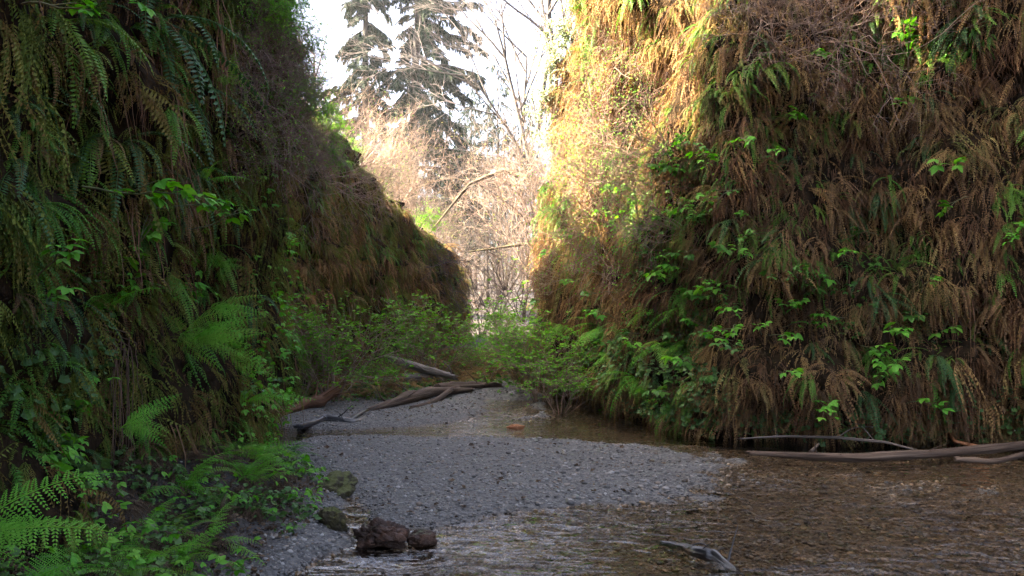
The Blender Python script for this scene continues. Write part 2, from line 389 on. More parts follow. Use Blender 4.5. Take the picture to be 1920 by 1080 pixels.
zc = np.stack([1 - wet, wet, soil, np.ones_like(soil)], -1).astype(np.float32)
ca = me.attributes.new('zone', 'FLOAT_COLOR', 'POINT'); ca.data.foreach_set('color', zc.ravel())
ground = obj('ground', me, M['ground']); tag(ground, 'gravel and soil floor of the canyon', kind='structure')

# ------------------------------------------------------------------ cliffs
def resample(pts, step, k=5):
    P = np.array(pts, float)
    seg = np.r_[0, np.cumsum(np.hypot(*np.diff(P[:, :2], axis=0).T))]
    s = np.arange(0, seg[-1], step)
    Q = np.stack([np.interp(s, seg, P[:, i]) for i in range(P.shape[1])], -1)
    ker = np.ones(k) / k
    for i in range(Q.shape[1]):
        Q[:, i] = np.convolve(np.pad(Q[:, i], k // 2, mode='edge'), ker, 'valid')
    return Q

class Cliff:
    def __init__(self, name, pts, side, step, seed, lean, under, bulge, label):
        Q = resample(pts, step)
        T = np.gradient(Q[:, :2], axis=0); T /= np.linalg.norm(T, axis=1)[:, None]
        ker = np.ones(9) / 9
        Nn = np.stack([T[:, 1], -T[:, 0]], -1) * side
        Nn = np.stack([np.convolve(np.pad(Nn[:, i], 4, mode='edge'), ker, 'valid') for i in (0, 1)], -1)
        Nn /= np.linalg.norm(Nn, axis=1)[:, None]
        nv = 70
        v = np.linspace(0, 1, nv)
        H = Q[:, 2] + 0.35 * fbm(Q[:, 0] * 0.9, Q[:, 1] * 0.9, seed=seed + 5)
        z = -0.5 + v[None, :] * (H[:, None] + 0.5)
        x0 = Q[:, 0][:, None] + 0 * z; y0 = Q[:, 1][:, None] + 0 * z
        off = -lean * z
        off = off + bulge * 0.42 * fbm(x0 * 0.55, y0 * 0.55, z * 0.6, seed=seed) + bulge * 0.16 * fbm(x0 * 2.3, y0 * 2.3, z * 1.1, seed=seed + 1)
        led = vnoise(x0 * 0.9, y0 * 0.9, z * 2.1, seed=seed + 6)
        off = off + bulge * 0.24 * (1 - 2 * np.abs(led)) + bulge * 0.10 * vnoise(x0 * 3.1, y0 * 3.1, z * 3.6, seed=seed + 7)
        off = off + 0.05 * fbm(x0 * 7, y0 * 7, z * 5, seed=seed + 2)
        off = off - under * sstep(0.75, 0.1, z)
        off = off - 0.5 * sstep(0.93, 1.0, v)[None, :]
        X = x0 + Nn[:, 0:1] * off; Y = y0 + Nn[:, 1:2] * off
        self.P = np.stack([X, Y, z], -1)                      # face only
        du = np.gradient(self.P, axis=0); dv = np.gradient(self.P, axis=1)
        nr = np.cross(du, dv); nr /= np.linalg.norm(nr, axis=-1)[..., None] + 1e-9
        nr *= np.sign((nr[..., :2] * Nn[:, None, :]).sum(-1))[..., None]
        self.N = nr
        self.H = H; self.Q = Q; self.Nn = Nn
        # plateau on top
        outs = np.array([0.4, 0.9, 1.6, 2.6, 4, 7, 12, 20, 34])
        px_ = X[:, -1:] - Nn[:, 0:1] * outs; py_ = Y[:, -1:] - Nn[:, 1:2] * outs
        pz_ = z[:, -1:] + 0.10 * outs.clip(0, 4) + 0.2 * fbm(px_ * 0.5, py_ * 0.5, seed=seed + 9)
        A = np.concatenate([self.P, np.stack([px_, py_, pz_], -1)], 1)
        F = grid_faces(*A.shape[:2])
        if side > 0: F = F[:, ::-1]
        self.o = obj(name, mesh_np(name, A.reshape(-1, 3), F, True), M['cliff'])
        tag(self.o, label, kind='structure')
        self.bvh = BVHTree.FromPolygons([Vector(p) for p in A.reshape(-1, 3)], F.tolist())
    def sample(self, n, rng):
        """random points on the face, weighted by area"""
        ar = np.linalg.norm(np.cross(np.diff(self.P, axis=0)[:, :-1], np.diff(self.P, axis=1)[:-1]), axis=-1)
        p = ar.ravel() / ar.sum()
        k = rng.choice(len(p), n, p=p)
        i, j = np.unravel_index(k, ar.shape)
        fu, fv = rng.random(n)[:, None], rng.random(n)[:, None]
        def bil(A): return (A[i, j] * (1 - fu) * (1 - fv) + A[i + 1, j] * fu * (1 - fv) + A[i, j + 1] * (1 - fu) * fv + A[i + 1, j + 1] * fu * fv)
        return bil(self.P), bil(self.N)

LEFT = Cliff('left_cliff', [(-2.2, -4, 14.5), (-2.3, 0, 14.5), (-2.4, 3, 14.5), (-2.5, 5.7, 14.5), (-2.65, 7.8, 14.5), (-3.1, 9.2, 14.5), (-3.25, 9.5, 10.9), (-3.35, 9.9, 10.7), (-3.45, 10.15, 13.0), (-3.6, 10.5, 9.6), (-3.75, 10.9, 7.7), (-4.0, 11.8, 7.4), (-4.2, 12.8, 7.3), (-4.3, 13.8, 7.1),  # near rim out of view: heights and notch shaped to cut shade and sun patches
    (-4.35, 15, 6.7), (-4.3, 16.5, 6.2), (-4.1, 20, 5.7), (-3.65, 24, 5.4), (-3.1, 30, 4.8), (-2.5, 35, 4.1), (-2.7, 38, 3.5), (-4.5, 41, 3.0), (-10, 44, 3), (-30, 48, 3)], 1, 0.11, 11, 0.0, 0.0, 1.0,
    'steep fern-covered cliff on the shaded side of the canyon')
RIGHT = Cliff('right_cliff', [(10.5, 1, 7.8), (9.2, 5, 7.8), (7.8, 8, 7.8), (5.9, 9.5, 8), (4.3, 9.9, 8), (2.95, 10.4, 8.2), (2.3, 11.4, 8.2), (1.75, 12.6, 8.2), (1.4, 13.6, 8.0), (1.2, 14.6, 7.5), (1.0, 15.6, 6.6),
    (1.05, 16.6, 5.6), (1.35, 19, 4.6), (1.7, 24, 4.2), (2.0, 30, 4), (3.5, 38, 3.5), (10, 44, 3)], -1, 0.10, 57, 0.0, 0.30, 1.05,
    'steep cliff hung with dead ferns on the sunlit side of the canyon')

def hit(px, py):
    o = Vector((0, 0, CAM_H)); d = (at(px, py, 1.0) - o).normalized()
    best = None
    for c in (LEFT, RIGHT):
        loc, nrm, i, dist = c.bvh.ray_cast(o, d)
        if loc is not None and (best is None or dist < best[2]):
            if nrm.dot(d) > 0: nrm = -nrm
            best = (loc, nrm, dist)
    return best

# ------------------------------------------------------------------ water
wx = np.arange(-5.2, 8.6, 0.06); wy = np.arange(-1.0, 19, 0.06)
WX, WY = np.meshgrid(wx, wy)
fast = np.clip(0.12 + 0.62 * sstep(0.5, 2.5, WX) * sstep(9.4, 8.4, WY) + 0.75 * sstep(7.2, 5.6, WY) * sstep(-1.6, -0.2, WX) + 0.35 * sstep(11.8, 13, WY), 0, 1)
fast *= np.clip(0.7 + 0.75 * fbm((WX * 0.93 + WY * 0.36) * 0.7, (-WX * 0.36 + WY * 0.93) * 1.6, seed=71), 0.12, 1.5)
u = WX * 0.93 + WY * 0.36; vv = -WX * 0.36 + WY * 0.93
rip = 0.010 * fbm(u * 3.2, vv * 5.5, seed=72, octv=3) + 0.003 * np.sin(vv * 26 + 3 * fbm(WX * 1.5, WY * 1.5, seed=73))
WZ = 0.0 + rip * (0.12 + fast * 0.9) + 0.012 * sstep(13, 16, WY)
# a little wave piled up over the sunken stick
sx_, sy_ = g_px(1300, 1035)
dd = np.hypot((WX - sx_) * 1.0, (WY - sy_) * 0.7)
WZ = WZ + 0.03 * np.exp(-(dd / 0.22) ** 2) * (0.5 + fbm(WX * 9, WY * 9, seed=74, octv=2))
me = mesh_np('water', np.stack([WX, WY, WZ], -1).reshape(-1, 3), grid_faces(*WX.shape), True)
ca = me.attributes.new('chop', 'FLOAT', 'POINT'); ca.data.foreach_set('value', (0.12 + 0.55 * fast.clip(0, 1.2)).astype(np.float32).ravel())
water = obj('water', me, M['water']); tag(water, 'shallow rippling creek water', kind='structure')

# ------------------------------------------------------------------ foliage shapes
class MB:
    def __init__(s): s.v = []; s.f = []; s.r = []
    def quad(s, a, b, c, d, r=0.5):
        i = len(s.v); s.v += [a, b, c, d]; s.f.append((i, i + 1, i + 2, i + 3)); s.r.append(r)
    def mesh(s, name, smooth=False):
        return mesh_np(name, np.array([tuple(p) for p in s.v]), np.array(s.f), smooth, s.r)

def spine(n, e0, e1, rng, side=0.0, wav=0.0):
    pts = [Vector((0, 0, 0))]; dirs = []
    for i in range(n):
        t = i / (n - 1)
        e = e0 + (e1 - e0) * t ** 0.8 + wav * rng.uniform(-1, 1)
        a = side * t + wav * rng.uniform(-1, 1)
        d = Vector((math.cos(e) * math.cos(a), math.cos(e) * math.sin(a), math.sin(e)))
        dirs.append(d); pts.append(pts[-1] + d / n)
    dirs.append(dirs[-1])
    return pts, dirs

def frond_mesh(name, n, e0, e1, halfw, shape, sweep=0.35, droop=0.25, fold=0.0, bip=0, seed=0, jitter=0.1, side=0.2, wav=0.0, pw=0.3, miss=0.0, stalk=0.12):
    rng = random.Random(seed); mb = MB()
    pts, dirs = spine(n, e0, e1, rng, side * rng.uniform(-1, 1), wav)
    for i in range(n):                                   # midrib
        d = dirs[i]; s = d.cross(Vector((0, 0, 1)))
        s = s.normalized() if s.length > 1e-3 else Vector((0, 1, 0))
        wd = 0.006 * (1 - 0.7 * i / n); wd2 = 0.006 * (1 - 0.7 * (i + 1) / n)
        up = s.cross(d).normalized()
        mb.quad(pts[i] - s * wd, pts[i] + s * wd, pts[i + 1] + s * wd2, pts[i + 1] - s * wd2, 1)
        mb.quad(pts[i] - up * wd, pts[i] + up * wd, pts[i + 1] + up * wd2, pts[i + 1] - up * wd2, 1)
    sidev = Vector((0, 1, 0))
    for i in range(n):
        t = (i + 0.5) / n
        if t < stalk: continue
        d = dirs[i]; s0 = (sidev - d * sidev.dot(d)).normalized(); up = d.cross(s0).normalized()
        if up.z < 0 and abs(d.z) < 0.9: up = -up
        wl = halfw * shape((t - stalk) / (1 - stalk))
        if wl < 0.006: continue
        for sg in (-1, 1):
            if rng.random() < miss: continue
            l = wl * (1 + jitter * rng.uniform(-1, 1))
            sw = sweep + 0.12 * rng.uniform(-1, 1)
            dr = droop + 0.15 * rng.uniform(-1, 1)
            ax = (s0 * sg * math.cos(sw) * math.cos(fold) + d * math.sin(sw) - up * (dr * 0.5 + math.sin(fold)))
            ax.normalize()
            b = pts[i] * 0.5 + pts[i + 1] * 0.5
            hw = pw / n
            if not bip:
                m = b + ax * l * 0.45; tip = b + ax * l - up * l * dr * 0.5
                mb.quad(b, m - d * hw - up * hw * 0.3 * rng.random(), tip, m + d * hw, rng.random())
            else:
                pax = ax; pr_ = 0.7 * rng.random(); k = max(3, int(bip * wl / halfw + 0.5))
                for j in range(k):
                    tt = (j + 0.5) / k
                    bb = b + pax * l * tt - up * l * dr * 0.5 * tt * tt
                    ll = l * 0.19 * (1 - tt) ** 0.6 + 0.005
                    for s2 in (-1, 1):
                        a2 = (d * s2 * 0.85 + pax * 0.5 - up * 0.12).normalized()
                        h2 = l / k * 0.42
                        mm = bb + a2 * ll * 0.5
                        mb.quad(bb, mm - pax * h2, bb + a2 * ll, mm + pax * h2, pr_ + 0.3 * rng.random())
    return mb.mesh(name)

sh_sword = lambda t: min(1, t * 7 + 0.35) * (1 - t) ** 0.45
sh_lady = lambda t: min(1, 0.5 + t * 2.2) * (1 - t) ** 0.75
sh_dead = lambda t: min(1, t * 4 + 0.3) * (1 - t) ** 0.6

FR = {}
FR['sword_arch'] = [frond_mesh('sword_frond', 26, R(60), R(-45), 0.105, sh_sword, seed=i, pw=0.34) for i in range(3)]
FR['sword_hang'] = [frond_mesh('sword_frond', 26, R(25), R(-85), 0.10, sh_sword, seed=10 + i, pw=0.34, droop=0.3) for i in range(3)]
FR['sword_limp'] = [frond_mesh('sword_frond', 24, R(-35), R(-90), 0.10, sh_sword, seed=20 + i, pw=0.36, droop=0.35, side=0.5) for i in range(3)]
FR['lady_arch'] = [frond_mesh('lady_frond', 17, R(50), R(-22), 0.21, sh_lady, seed=30 + i, bip=9, sweep=0.3, droop=0.35, side=0.25) for i in range(3)]
FR['lady_out'] = [frond_mesh('lady_frond', 17, R(22), R(-20), 0.20, sh_lady, seed=40 + i, bip=9, sweep=0.3, droop=0.45, side=0.25) for i in range(3)]
FR['dead'] = [frond_mesh('dead_frond', 14, R(-30 - 12 * i), R(-92), 0.085, sh_dead, seed=50 + i, fold=0.45, droop=0.5, sweep=0.7, jitter=0.5, wav=0.18, side=0.6, pw=0.3, miss=0.15) for i in range(4)]

def tuft_mesh(name, seed, n, e0r, e1, halfw, fold, spread_, segs=12, miss=0.12, wav=0.12, droop=0.45, sweep=0.55, pw=0.36):
    rng = random.Random(seed); V, F, Rr = [], [], []
    for i in range(n):
        m = frond_mesh('t', segs, rng.uniform(*e0r), e1, halfw * rng.uniform(.8, 1.2), sh_dead, seed=seed * 31 + i, fold=fold, droop=droop, sweep=sweep, jitter=0.4, wav=wav, side=0.6, pw=pw, miss=miss)
        a = np.zeros(len(m.vertices) * 3, np.float32); m.vertices.foreach_get('co', a); a = a.reshape(-1, 3) * rng.uniform(0.5, 1.0)
        f = np.zeros(len(m.polygons) * 4, np.int32); m.loops.foreach_get('vertex_index', f)
        y = rng.uniform(-spread_, spread_); c, s = math.cos(y), math.sin(y)
        a = np.stack([a[:, 0] * c - a[:, 1] * s + rng.uniform(-.03, .03), a[:, 0] * s + a[:, 1] * c + rng.uniform(-.12, .12), a[:, 2] + rng.uniform(-.1, .1)], -1)
        F.append(f.reshape(-1, 4) + sum(len(v) for v in V)); V.append(a); Rr += [rng.random()] * len(m.polygons)
        bpy.data.meshes.remove(m)
    return mesh_np(name, np.concatenate(V), np.concatenate(F), False, Rr)
FR['tuft_dead'] = [tuft_mesh('dead_tuft', 700 + i, 9, (R(-60), R(25)), R(-92), 0.11, 0.25, 1.1, segs=18, pw=0.33) for i in range(6)]
FR['tuft_curl'] = [tuft_mesh('curled_tuft', 720 + i, 11, (R(-70), R(-10)), R(-95), 0.07, 0.6, 0.9, wav=0.2, miss=0.25) for i in range(4)]
FR['tuft_fine'] = [tuft_mesh('fine_tuft', 760 + i, 16, (R(-80), R(10)), R(-96), 0.05, 0.3, 1.3, segs=16, miss=0.2, wav=0.25, pw=0.22) for i in range(4)]
FR['tuft_live'] = [tuft_mesh('green_tuft', 740 + i, 7, (R(-30), R(45)), R(-85), 0.11, 0.05, 1.2, segs=18, miss=0, wav=0.05, droop=0.3, sweep=0.35) for i in range(4)]

def ribbon_cluster(name, seed, n=9, width=0.006):
    rng = random.Random(seed); mb = MB()
    for k in range(n):
        p = Vector((rng.uniform(0, 0.08), rng.uniform(-0.16, 0.16), rng.uniform(-0.08, 0.05)))
        a = rng.uniform(0, PI); s = Vector((math.cos(a), math.sin(a), 0))
        l = rng.uniform(0.4, 1.0); m = 6
        dx, dy = rng.uniform(-0.05, 0.12), rng.uniform(-0.12, 0.12)
        for i in range(m):
            q = p + Vector((dx * l / m + rng.uniform(-0.02, 0.02), dy * l / m + rng.uniform(-0.02, 0.02), -l / m))
            wd = width * (1 - 0.12 * i)
            mb.quad(p - s * wd, p + s * wd, q + s * wd * 0.88, q - s * wd * 0.88, rng.random())
            p = q
    return mb.mesh(name)
FR['strand'] = [ribbon_cluster('rootlets', 60 + i) for i in range(4)]

def leaf_quads(mb, base, ax, up, l, w_, r=0.5, fold=0.18, droop=0.15):
    """one pointed leaf folded along its midrib, 6 quads"""
    side = ax.cross(up).normalized()
    prof = [(0, 0.02), (0.25, 0.8), (0.55, 0.95), (0.8, 0.5), (1.0, 0.0)]
    P = []
    for t, ww in prof:
        c = base + ax * l * t - up * (droop * l * t * t)
        P.append((c - side * ww * w_ + up * fold * ww * w_, c, c + side * ww * w_ + up * fold * ww * w_))
    for a, b in zip(P[:-1], P[1:]):
        mb.quad(a[0], a[1], b[1], b[0], r); mb.quad(a[1], a[2], b[2], b[1], r)

def trifoliate(name, seed):
    rng = random.Random(seed); mb = MB()
    up = Vector((0, 0, 1)); X = Vector((1, 0, 0))
    s = Vector((0, 1, 0)) * 0.012
    mb.quad(-s, s, X * 0.4 + s, X * 0.4 - s, 0.9)
    for a, l in ((0, 0.62), (1.15, 0.5), (-1.15, 0.5)):
        a += rng.uniform(-0.15, 0.15)
        d = Vector((math.cos(a), math.sin(a), rng.uniform(-0.25, 0.05))).normalized()
        u2 = (up + Vector((rng.uniform(-.2, .2), rng.uniform(-.2, .2), 0))).normalized()
        leaf_quads(mb, X * 0.4, d, u2, l, l * 0.34, rng.random(), 0.2, 0.25)
    return mb.mesh(name)
LEAF3 = [trifoliate('berry_leaf', 70 + i) for i in range(4)]

def round_leaf(name, seed):
    rng = random.Random(seed); mb = MB()
    n = 10; c = Vector((0.5, 0, 0.0)); ring = []
    for i in range(n):
        a = 2 * PI * i / n; r = (0.5 if i % 2 == 0 else 0.40) * rng.uniform(0.9, 1.1)
        if i == n // 2: r = 0.2
        ring.append(Vector((0.5 + math.cos(a) * r, math.sin(a) * r, 0.1 * math.cos(2 * a) + rng.uniform(-0.03, 0.03) - 0.12 * math.cos(a))))
    for i in range(0, n, 2):
        mb.quad(c, ring[i], ring[(i + 1) % n], ring[(i + 2) % n], rng.random())
    return mb.mesh(name)
ROUND = [round_leaf('round_leaf', 80 + i) for i in range(3)]

def tube_segs(segs, sides, name='stems', rnd=True):
    """segs: rows p0(3) p1(3) r0 r1 -> mesh of open tubes"""
    S = np.asarray(segs, float)
    p0, p1, r0, r1 = S[:, 0:3], S[:, 3:6], S[:, 6], S[:, 7]
    d = p1 - p0; d /= np.linalg.norm(d, axis=1)[:, None] + 1e-9
    ref = np.where(np.abs(d[:, 2:3]) > 0.9, np.array([[1., 0, 0]]), np.array([[0, 0, 1.]]))
    a = np.cross(d, ref); a /= np.linalg.norm(a, axis=1)[:, None]; b = np.cross(d, a)
    th = np.arange(sides) * 2 * PI / sides
    ring = a[:, None, :] * np.cos(th)[None, :, None] + b[:, None, :] * np.sin(th)[None, :, None]
    V = np.concatenate([p0[:, None] + ring * r0[:, None, None], p1[:, None] + ring * r1[:, None, None]], 1)
    n = len(S); base = (np.arange(n) * 2 * sides)[:, None]
    k = np.arange(sides)[None]; k2 = (k + 1) % sides
    F = np.stack([base + k, base + k2, base + sides + k2, base + sides + k], -1).reshape(-1, 4)
    r = np.repeat(np.random.default_rng(n).random(n), sides)
    return mesh_np(name, V.reshape(-1, 3), F, True, r)

def grow(rng, p, d, length, rad, depth, segs, tips, nseg=5, wob=0.25, kids=3, kang=0.7, klen=0.6, grav=0.0, lift=0.0, krad=0.55, start=0.3):
    q = Vector(p); dd = Vector(d).normalized()
    path = []
    for i in range(nseg):
        r0 = rad * (1 - 0.65 * i / nseg); r1 = rad * (1 - 0.65 * (i + 1) / nseg)
        dd = (dd + Vector((rng.gauss(0, wob), rng.gauss(0, wob), rng.gauss(0, wob))) * 0.6 + Vector((0, 0, lift - grav))).normalized()
        nq = q + dd * (length / nseg)
        segs.append((*q, *nq, r0, r1)); path.append((Vector(nq), Vector(dd), (i + 1) / nseg))
        q = nq
    tips.append((Vector(q), Vector(dd)))
    if depth <= 0: return
    for k in range(kids):
        t = start + (1 - start) * (k + rng.random()) / kids
        i = min(nseg - 1, int(t * nseg)); bp, bd, _ = path[i]
        ax = Vector((rng.gauss(0, 1), rng.gauss(0, 1), rng.gauss(0, 1))).cross(bd)
        if ax.length < 1e-3: continue
        nd = Matrix.Rotation(kang * rng.uniform(0.6, 1.4), 3, ax.normalized()) @ bd
        grow(rng, bp, nd, length * klen * rng.uniform(0.7, 1.25), rad * krad, depth - 1, segs, tips, max(3, nseg - 1), wob, kids, kang, klen, grav, lift, krad, start)

# ------------------------------------------------------------------ scattered masses (kind = stuff)
def scatter(name, protos, mat, pos, rot, scl, label, idx=None, parent=None):
    """one object whose points carry copies of small shapes"""
    n = len(pos)
    c = bpy.data.collections.new(name + '_shapes')
    for i, pm in enumerate(protos):
        o = bpy.data.objects.new('%s_shape_%02d' % (name, i), pm.copy())
        o.data.materials.clear(); o.data.materials.append(mat)
        c.objects.link(o)
    me = bpy.data.meshes.new(name)
    me.vertices.add(n); me.vertices.foreach_set('co', np.asarray(pos, np.float32).ravel())
    a = me.attributes.new('rot', 'FLOAT_VECTOR', 'POINT'); a.data.foreach_set('vector', np.asarray(rot, np.float32).ravel())
    scl = np.asarray(scl, np.float32)
    if scl.ndim == 1: scl = np.repeat(scl[:, None], 3, 1)
    a = me.attributes.new('scl', 'FLOAT_VECTOR', 'POINT'); a.data.foreach_set('vector', scl.ravel())
    idx = RNG.integers(0, len(protos), n) if idx is None else idx
    a = me.attributes.new('idx', 'INT', 'POINT'); a.data.foreach_set('value', np.asarray(idx, np.int32))
    me.materials.append(mat); me.update()
    o = bpy.data.objects.new(name, me); COL.objects.link(o)
    ng = bpy.data.node_groups.new(name, 'GeometryNodeTree')
    ng.interface.new_socket('Geometry', in_out='INPUT', socket_type='NodeSocketGeometry')
    ng.interface.new_socket('Geometry', in_out='OUTPUT', socket_type='NodeSocketGeometry')
    N, L = ng.nodes, ng.links
    gi, go = N.new('NodeGroupInput'), N.new('NodeGroupOutput')
    ip = N.new('GeometryNodeInstanceOnPoints'); ci = N.new('GeometryNodeCollectionInfo')
    ci.inputs['Collection'].default_value = c; ci.inputs['Separate Children'].default_value = True; ci.inputs['Reset Children'].default_value = True
    def na(nm, ty):
        k = N.new('GeometryNodeInputNamedAttribute'); k.data_type = ty; k.inputs['Name'].default_value = nm
        return k.outputs['Attribute']
    L.new(gi.outputs[0], ip.inputs['Points']); L.new(ci.outputs[0], ip.inputs['Instance'])
    ip.inputs['Pick Instance'].default_value = True
    L.new(na('idx', 'INT'), ip.inputs['Instance Index']); L.new(na('rot', 'FLOAT_VECTOR'), ip.inputs['Rotation']); L.new(na('scl', 'FLOAT_VECTOR'), ip.inputs['Scale'])
    L.new(ip.outputs[0], go.inputs[0])
    md = o.modifiers.new('scatter', 'NODES'); md.node_group = ng
    if parent is not None: o.parent = parent
    return tag(o, label, kind='stuff')

def wall_points(cl, n, rng, keep=None, margin=300):
    P, Nn = cl.sample(n, rng)
    vis = P[:, 1] > 0.9
    u_, v_ = to_px(np.where(vis[:, None], P, [[0, 1, 0]]))
    vis &= (u_ > -margin) & (u_ < 1920 + margin) & (v_ > -margin) & (v_ < 1080 + margin)
    view = np.array([0, 0, CAM_H]) - P
    vis &= (Nn * view).sum(1) > -0.35 * np.linalg.norm(view, axis=1)
    vis &= P[:, 2] > 0.12
    if keep is not None: vis &= keep(P)
    return P[vis], Nn[vis]

def yaw_of(Nn): return np.arctan2(Nn[:, 1], Nn[:, 0])

def thatch(cl, name, n, protos, mat, s0, s1, label, keep=None, spread_=0.9, pitch=0.25, far=True, seed=1):
    rng = np.random.default_rng(seed)
    P, Nn = wall_points(cl, n, rng, keep)
    k = len(P)
    rot = np.stack([rng.normal(0, 0.25, k), rng.normal(0, pitch, k), yaw_of(Nn) + rng.normal(0, spread_, k)], -1)
    sc = s0 + (s1 - s0) * rng.random(k) ** 1.7
    if far: sc *= 1 + 0.035 * (P[:, 1] - 10).clip(0, 30)
    sc = sc[:, None] * np.stack([rng.uniform(0.7, 1.3, k), rng.uniform(0.8, 1.5, k), rng.uniform(0.7, 1.35, k)], -1)
    return scatter(name, protos, mat, P - Nn * 0.03, rot, sc, label)

nearest = lambda P: RNG.random(len(P)) < np.clip(13 / np.maximum(P[:, 1], 2), 0.12, 1)
P_ = None
patchy = lambda sd, lo, f=0.8: (lambda P: fbm(P[:, 0] * f, P[:, 1] * f, P[:, 2] * f, seed=sd) > lo)
thatch(RIGHT, 'dead_fern_thatch', 40000, FR['tuft_dead'][:4] + FR['tuft_curl'] + FR['tuft_fine'], M['thatch'], 0.13, 0.6, 'brown thatch of dead fern fronds hanging on the sunlit cliff', seed=1, keep=patchy(92, -1.4, 1.6))
thatch(RIGHT, 'hanging_rootlets', 12000, FR['strand'], M['strand'], 0.25, 0.8, 'stringy brown rootlets hanging down the sunlit cliff', seed=2, spread_=0.5, pitch=0.12, keep=patchy(93, -0.35, 1.1))
thatch(LEFT, 'dead_fern_thatch', 56000, FR['tuft_dead'][:4] + FR['tuft_curl'] + FR['tuft_fine'], M['thatch_olive'], 0.10, 0.46, 'olive and brown thatch of old fronds on the shaded cliff', seed=3, keep=lambda P: nearest(P) & patchy(94, -1.4, 1.6)(P))
thatch(LEFT, 'rust_fern_thatch', 16000, FR['tuft_dead'] + FR['tuft_fine'], M['thatch'], 0.25, 0.6, 'rust-brown dead fronds hanging on the far stretch of the shaded cliff', seed=7, keep=lambda P: (P[:, 1] > 11) & patchy(96, 0.1, 0.9)(P))
thatch(LEFT, 'hanging_rootlets', 14000, FR['strand'], M['strand'], 0.25, 0.8, 'stringy brown rootlets hanging down the shaded cliff', seed=4, spread_=0.5, pitch=0.12, keep=lambda P: nearest(P) & patchy(95, 0.1, 1.1)(P))
thatch(LEFT, 'hanging_fern_mat', 10000, FR['tuft_live'], M['sword'], 0.18, 0.45, 'matted green fern fronds hanging in patches on the shaded cliff', seed=5, keep=lambda P: nearest(P) & patchy(90, 0.0)(P))
thatch(RIGHT, 'hanging_fern_mat', 15000, FR['tuft_live'], M['sword'], 0.2, 0.5, 'matted olive fern fronds hanging in patches on the sunlit cliff', seed=6, keep=patchy(91, -0.1))

# ------------------------------------------------------------------ stones
def stone_mesh(name, seed, sub=1):
    import bmesh
    bm = bmesh.new(); bmesh.ops.create_icosphere(bm, subdivisions=sub + 1, radius=0.5)
    rng = random.Random(seed); sx, sy, sz = 1, rng.uniform(0.6, 0.95), rng.uniform(0.3, 0.6)
    for v in bm.verts:
        n = 1 + 0.16 * float(vnoise(v.co.x * 3 + seed, v.co.y * 3, v.co.z * 3, seed))
        v.co = Vector((v.co.x * sx * n, v.co.y * sy * n, v.co.z * sz * n))
    me = bpy.data.meshes.new(name); bm.to_mesh(me); bm.free()
    me.polygons.foreach_set('use_smooth', [True] * len(me.polygons))
    return me
STONE = [stone_mesh('stone', i) for i in range(6)]

def pebbles(name, n, mat, test, s0, s1, label, seed, yr=(4.0, 16.5)):
    rng = np.random.default_rng(seed)
    y = yr[0] + (yr[1] - yr[0]) * rng.random(n) ** 1.35
    x = (rng.random(n) * 1.5 - 0.75) * y
    z = ground_z(x, y)
    k = test(x, y, z) & (x > -4.6) & (x < 7.5)
    x, y, z = x[k], y[k], z[k]; n = len(x)
    sc = s0 * (s1 / s0) ** (rng.random(n) ** 2.2)
    rot = np.stack([rng.normal(0, 0.2, n), rng.normal(0, 0.2, n), rng.random(n) * 6.28], -1)
    return scatter(name, STONE, mat, np.stack([x, y, z + sc * 0.08], -1), rot, sc, label)
onbank = lambda x, y: poly_sd(x, y, BANK) < -0.25
damp_at = lambda x, y, z: z < 0.016 + 0.014 * fbm(x * 1.7, y * 1.7, seed=55)
pebbles('damp_gravel', 95000, M['pebble_damp'], lambda x, y, z: (z > 0.0) & damp_at(x, y, z) & ~onbank(x, y), 0.012, 0.05, 'dark wet gravel along the waterline of the bar', 11)
pebbles('gravel', 95000, M['pebble'], lambda x, y, z: (z > 0.0) & ~damp_at(x, y, z) & ~onbank(x, y), 0.010, 0.05, 'loose grey gravel of the bar in the creek', 11)
pebbles('streambed_pebbles', 90000, M['pebble_wet'], lambda x, y, z: (z <= 0.0), 0.016, 0.06, 'wet brown pebbles on the creek bed', 12)
pebbles('bank_gravel', 7000, M['pebble'], lambda x, y, z: onbank(x, y) & (RNG.random(len(x)) < 0.5), 0.01, 0.03, 'scattered grit on the soil bank', 13)


rng = random.Random(5)
def put_stone(x, y, s, wetm):
    z = float(ground_z(x, y))
    o = obj('stone', STONE_W[rng.randrange(6)] if wetm else STONE_D[rng.randrange(6)], None, ground, (x, y, z + s * 0.12), (rng.gauss(0, .15), rng.gauss(0, .15), rng.uniform(0, 6.28)), s)
    return o
STONE_D = [m.copy() for m in STONE]; STONE_W = [m.copy() for m in STONE]
for m in STONE_D: m.materials.append(M['pebble'])
for m in STONE_W: m.materials.append(M['pebble_wet'])
for k in range(300):
    if k < 150:      # edge of the bar where the coarse stones lie
        px, py = rng.gauss(1130, 150), rng.gauss(900, 35)
    elif k < 240:
        px, py = rng.uniform(1250, 1900), rng.uniform(880, 1070)
    else:
        px, py = rng.uniform(820, 1020), rng.uniform(742, 800)
    if py < 735: continue
    x, y = g_px(px, py)
    z = float(ground_z(x, y))
    put_stone(x, y, rng.uniform(0.03, 0.075) * (1.0 if y < 12 else 1.3), z < 0.012)

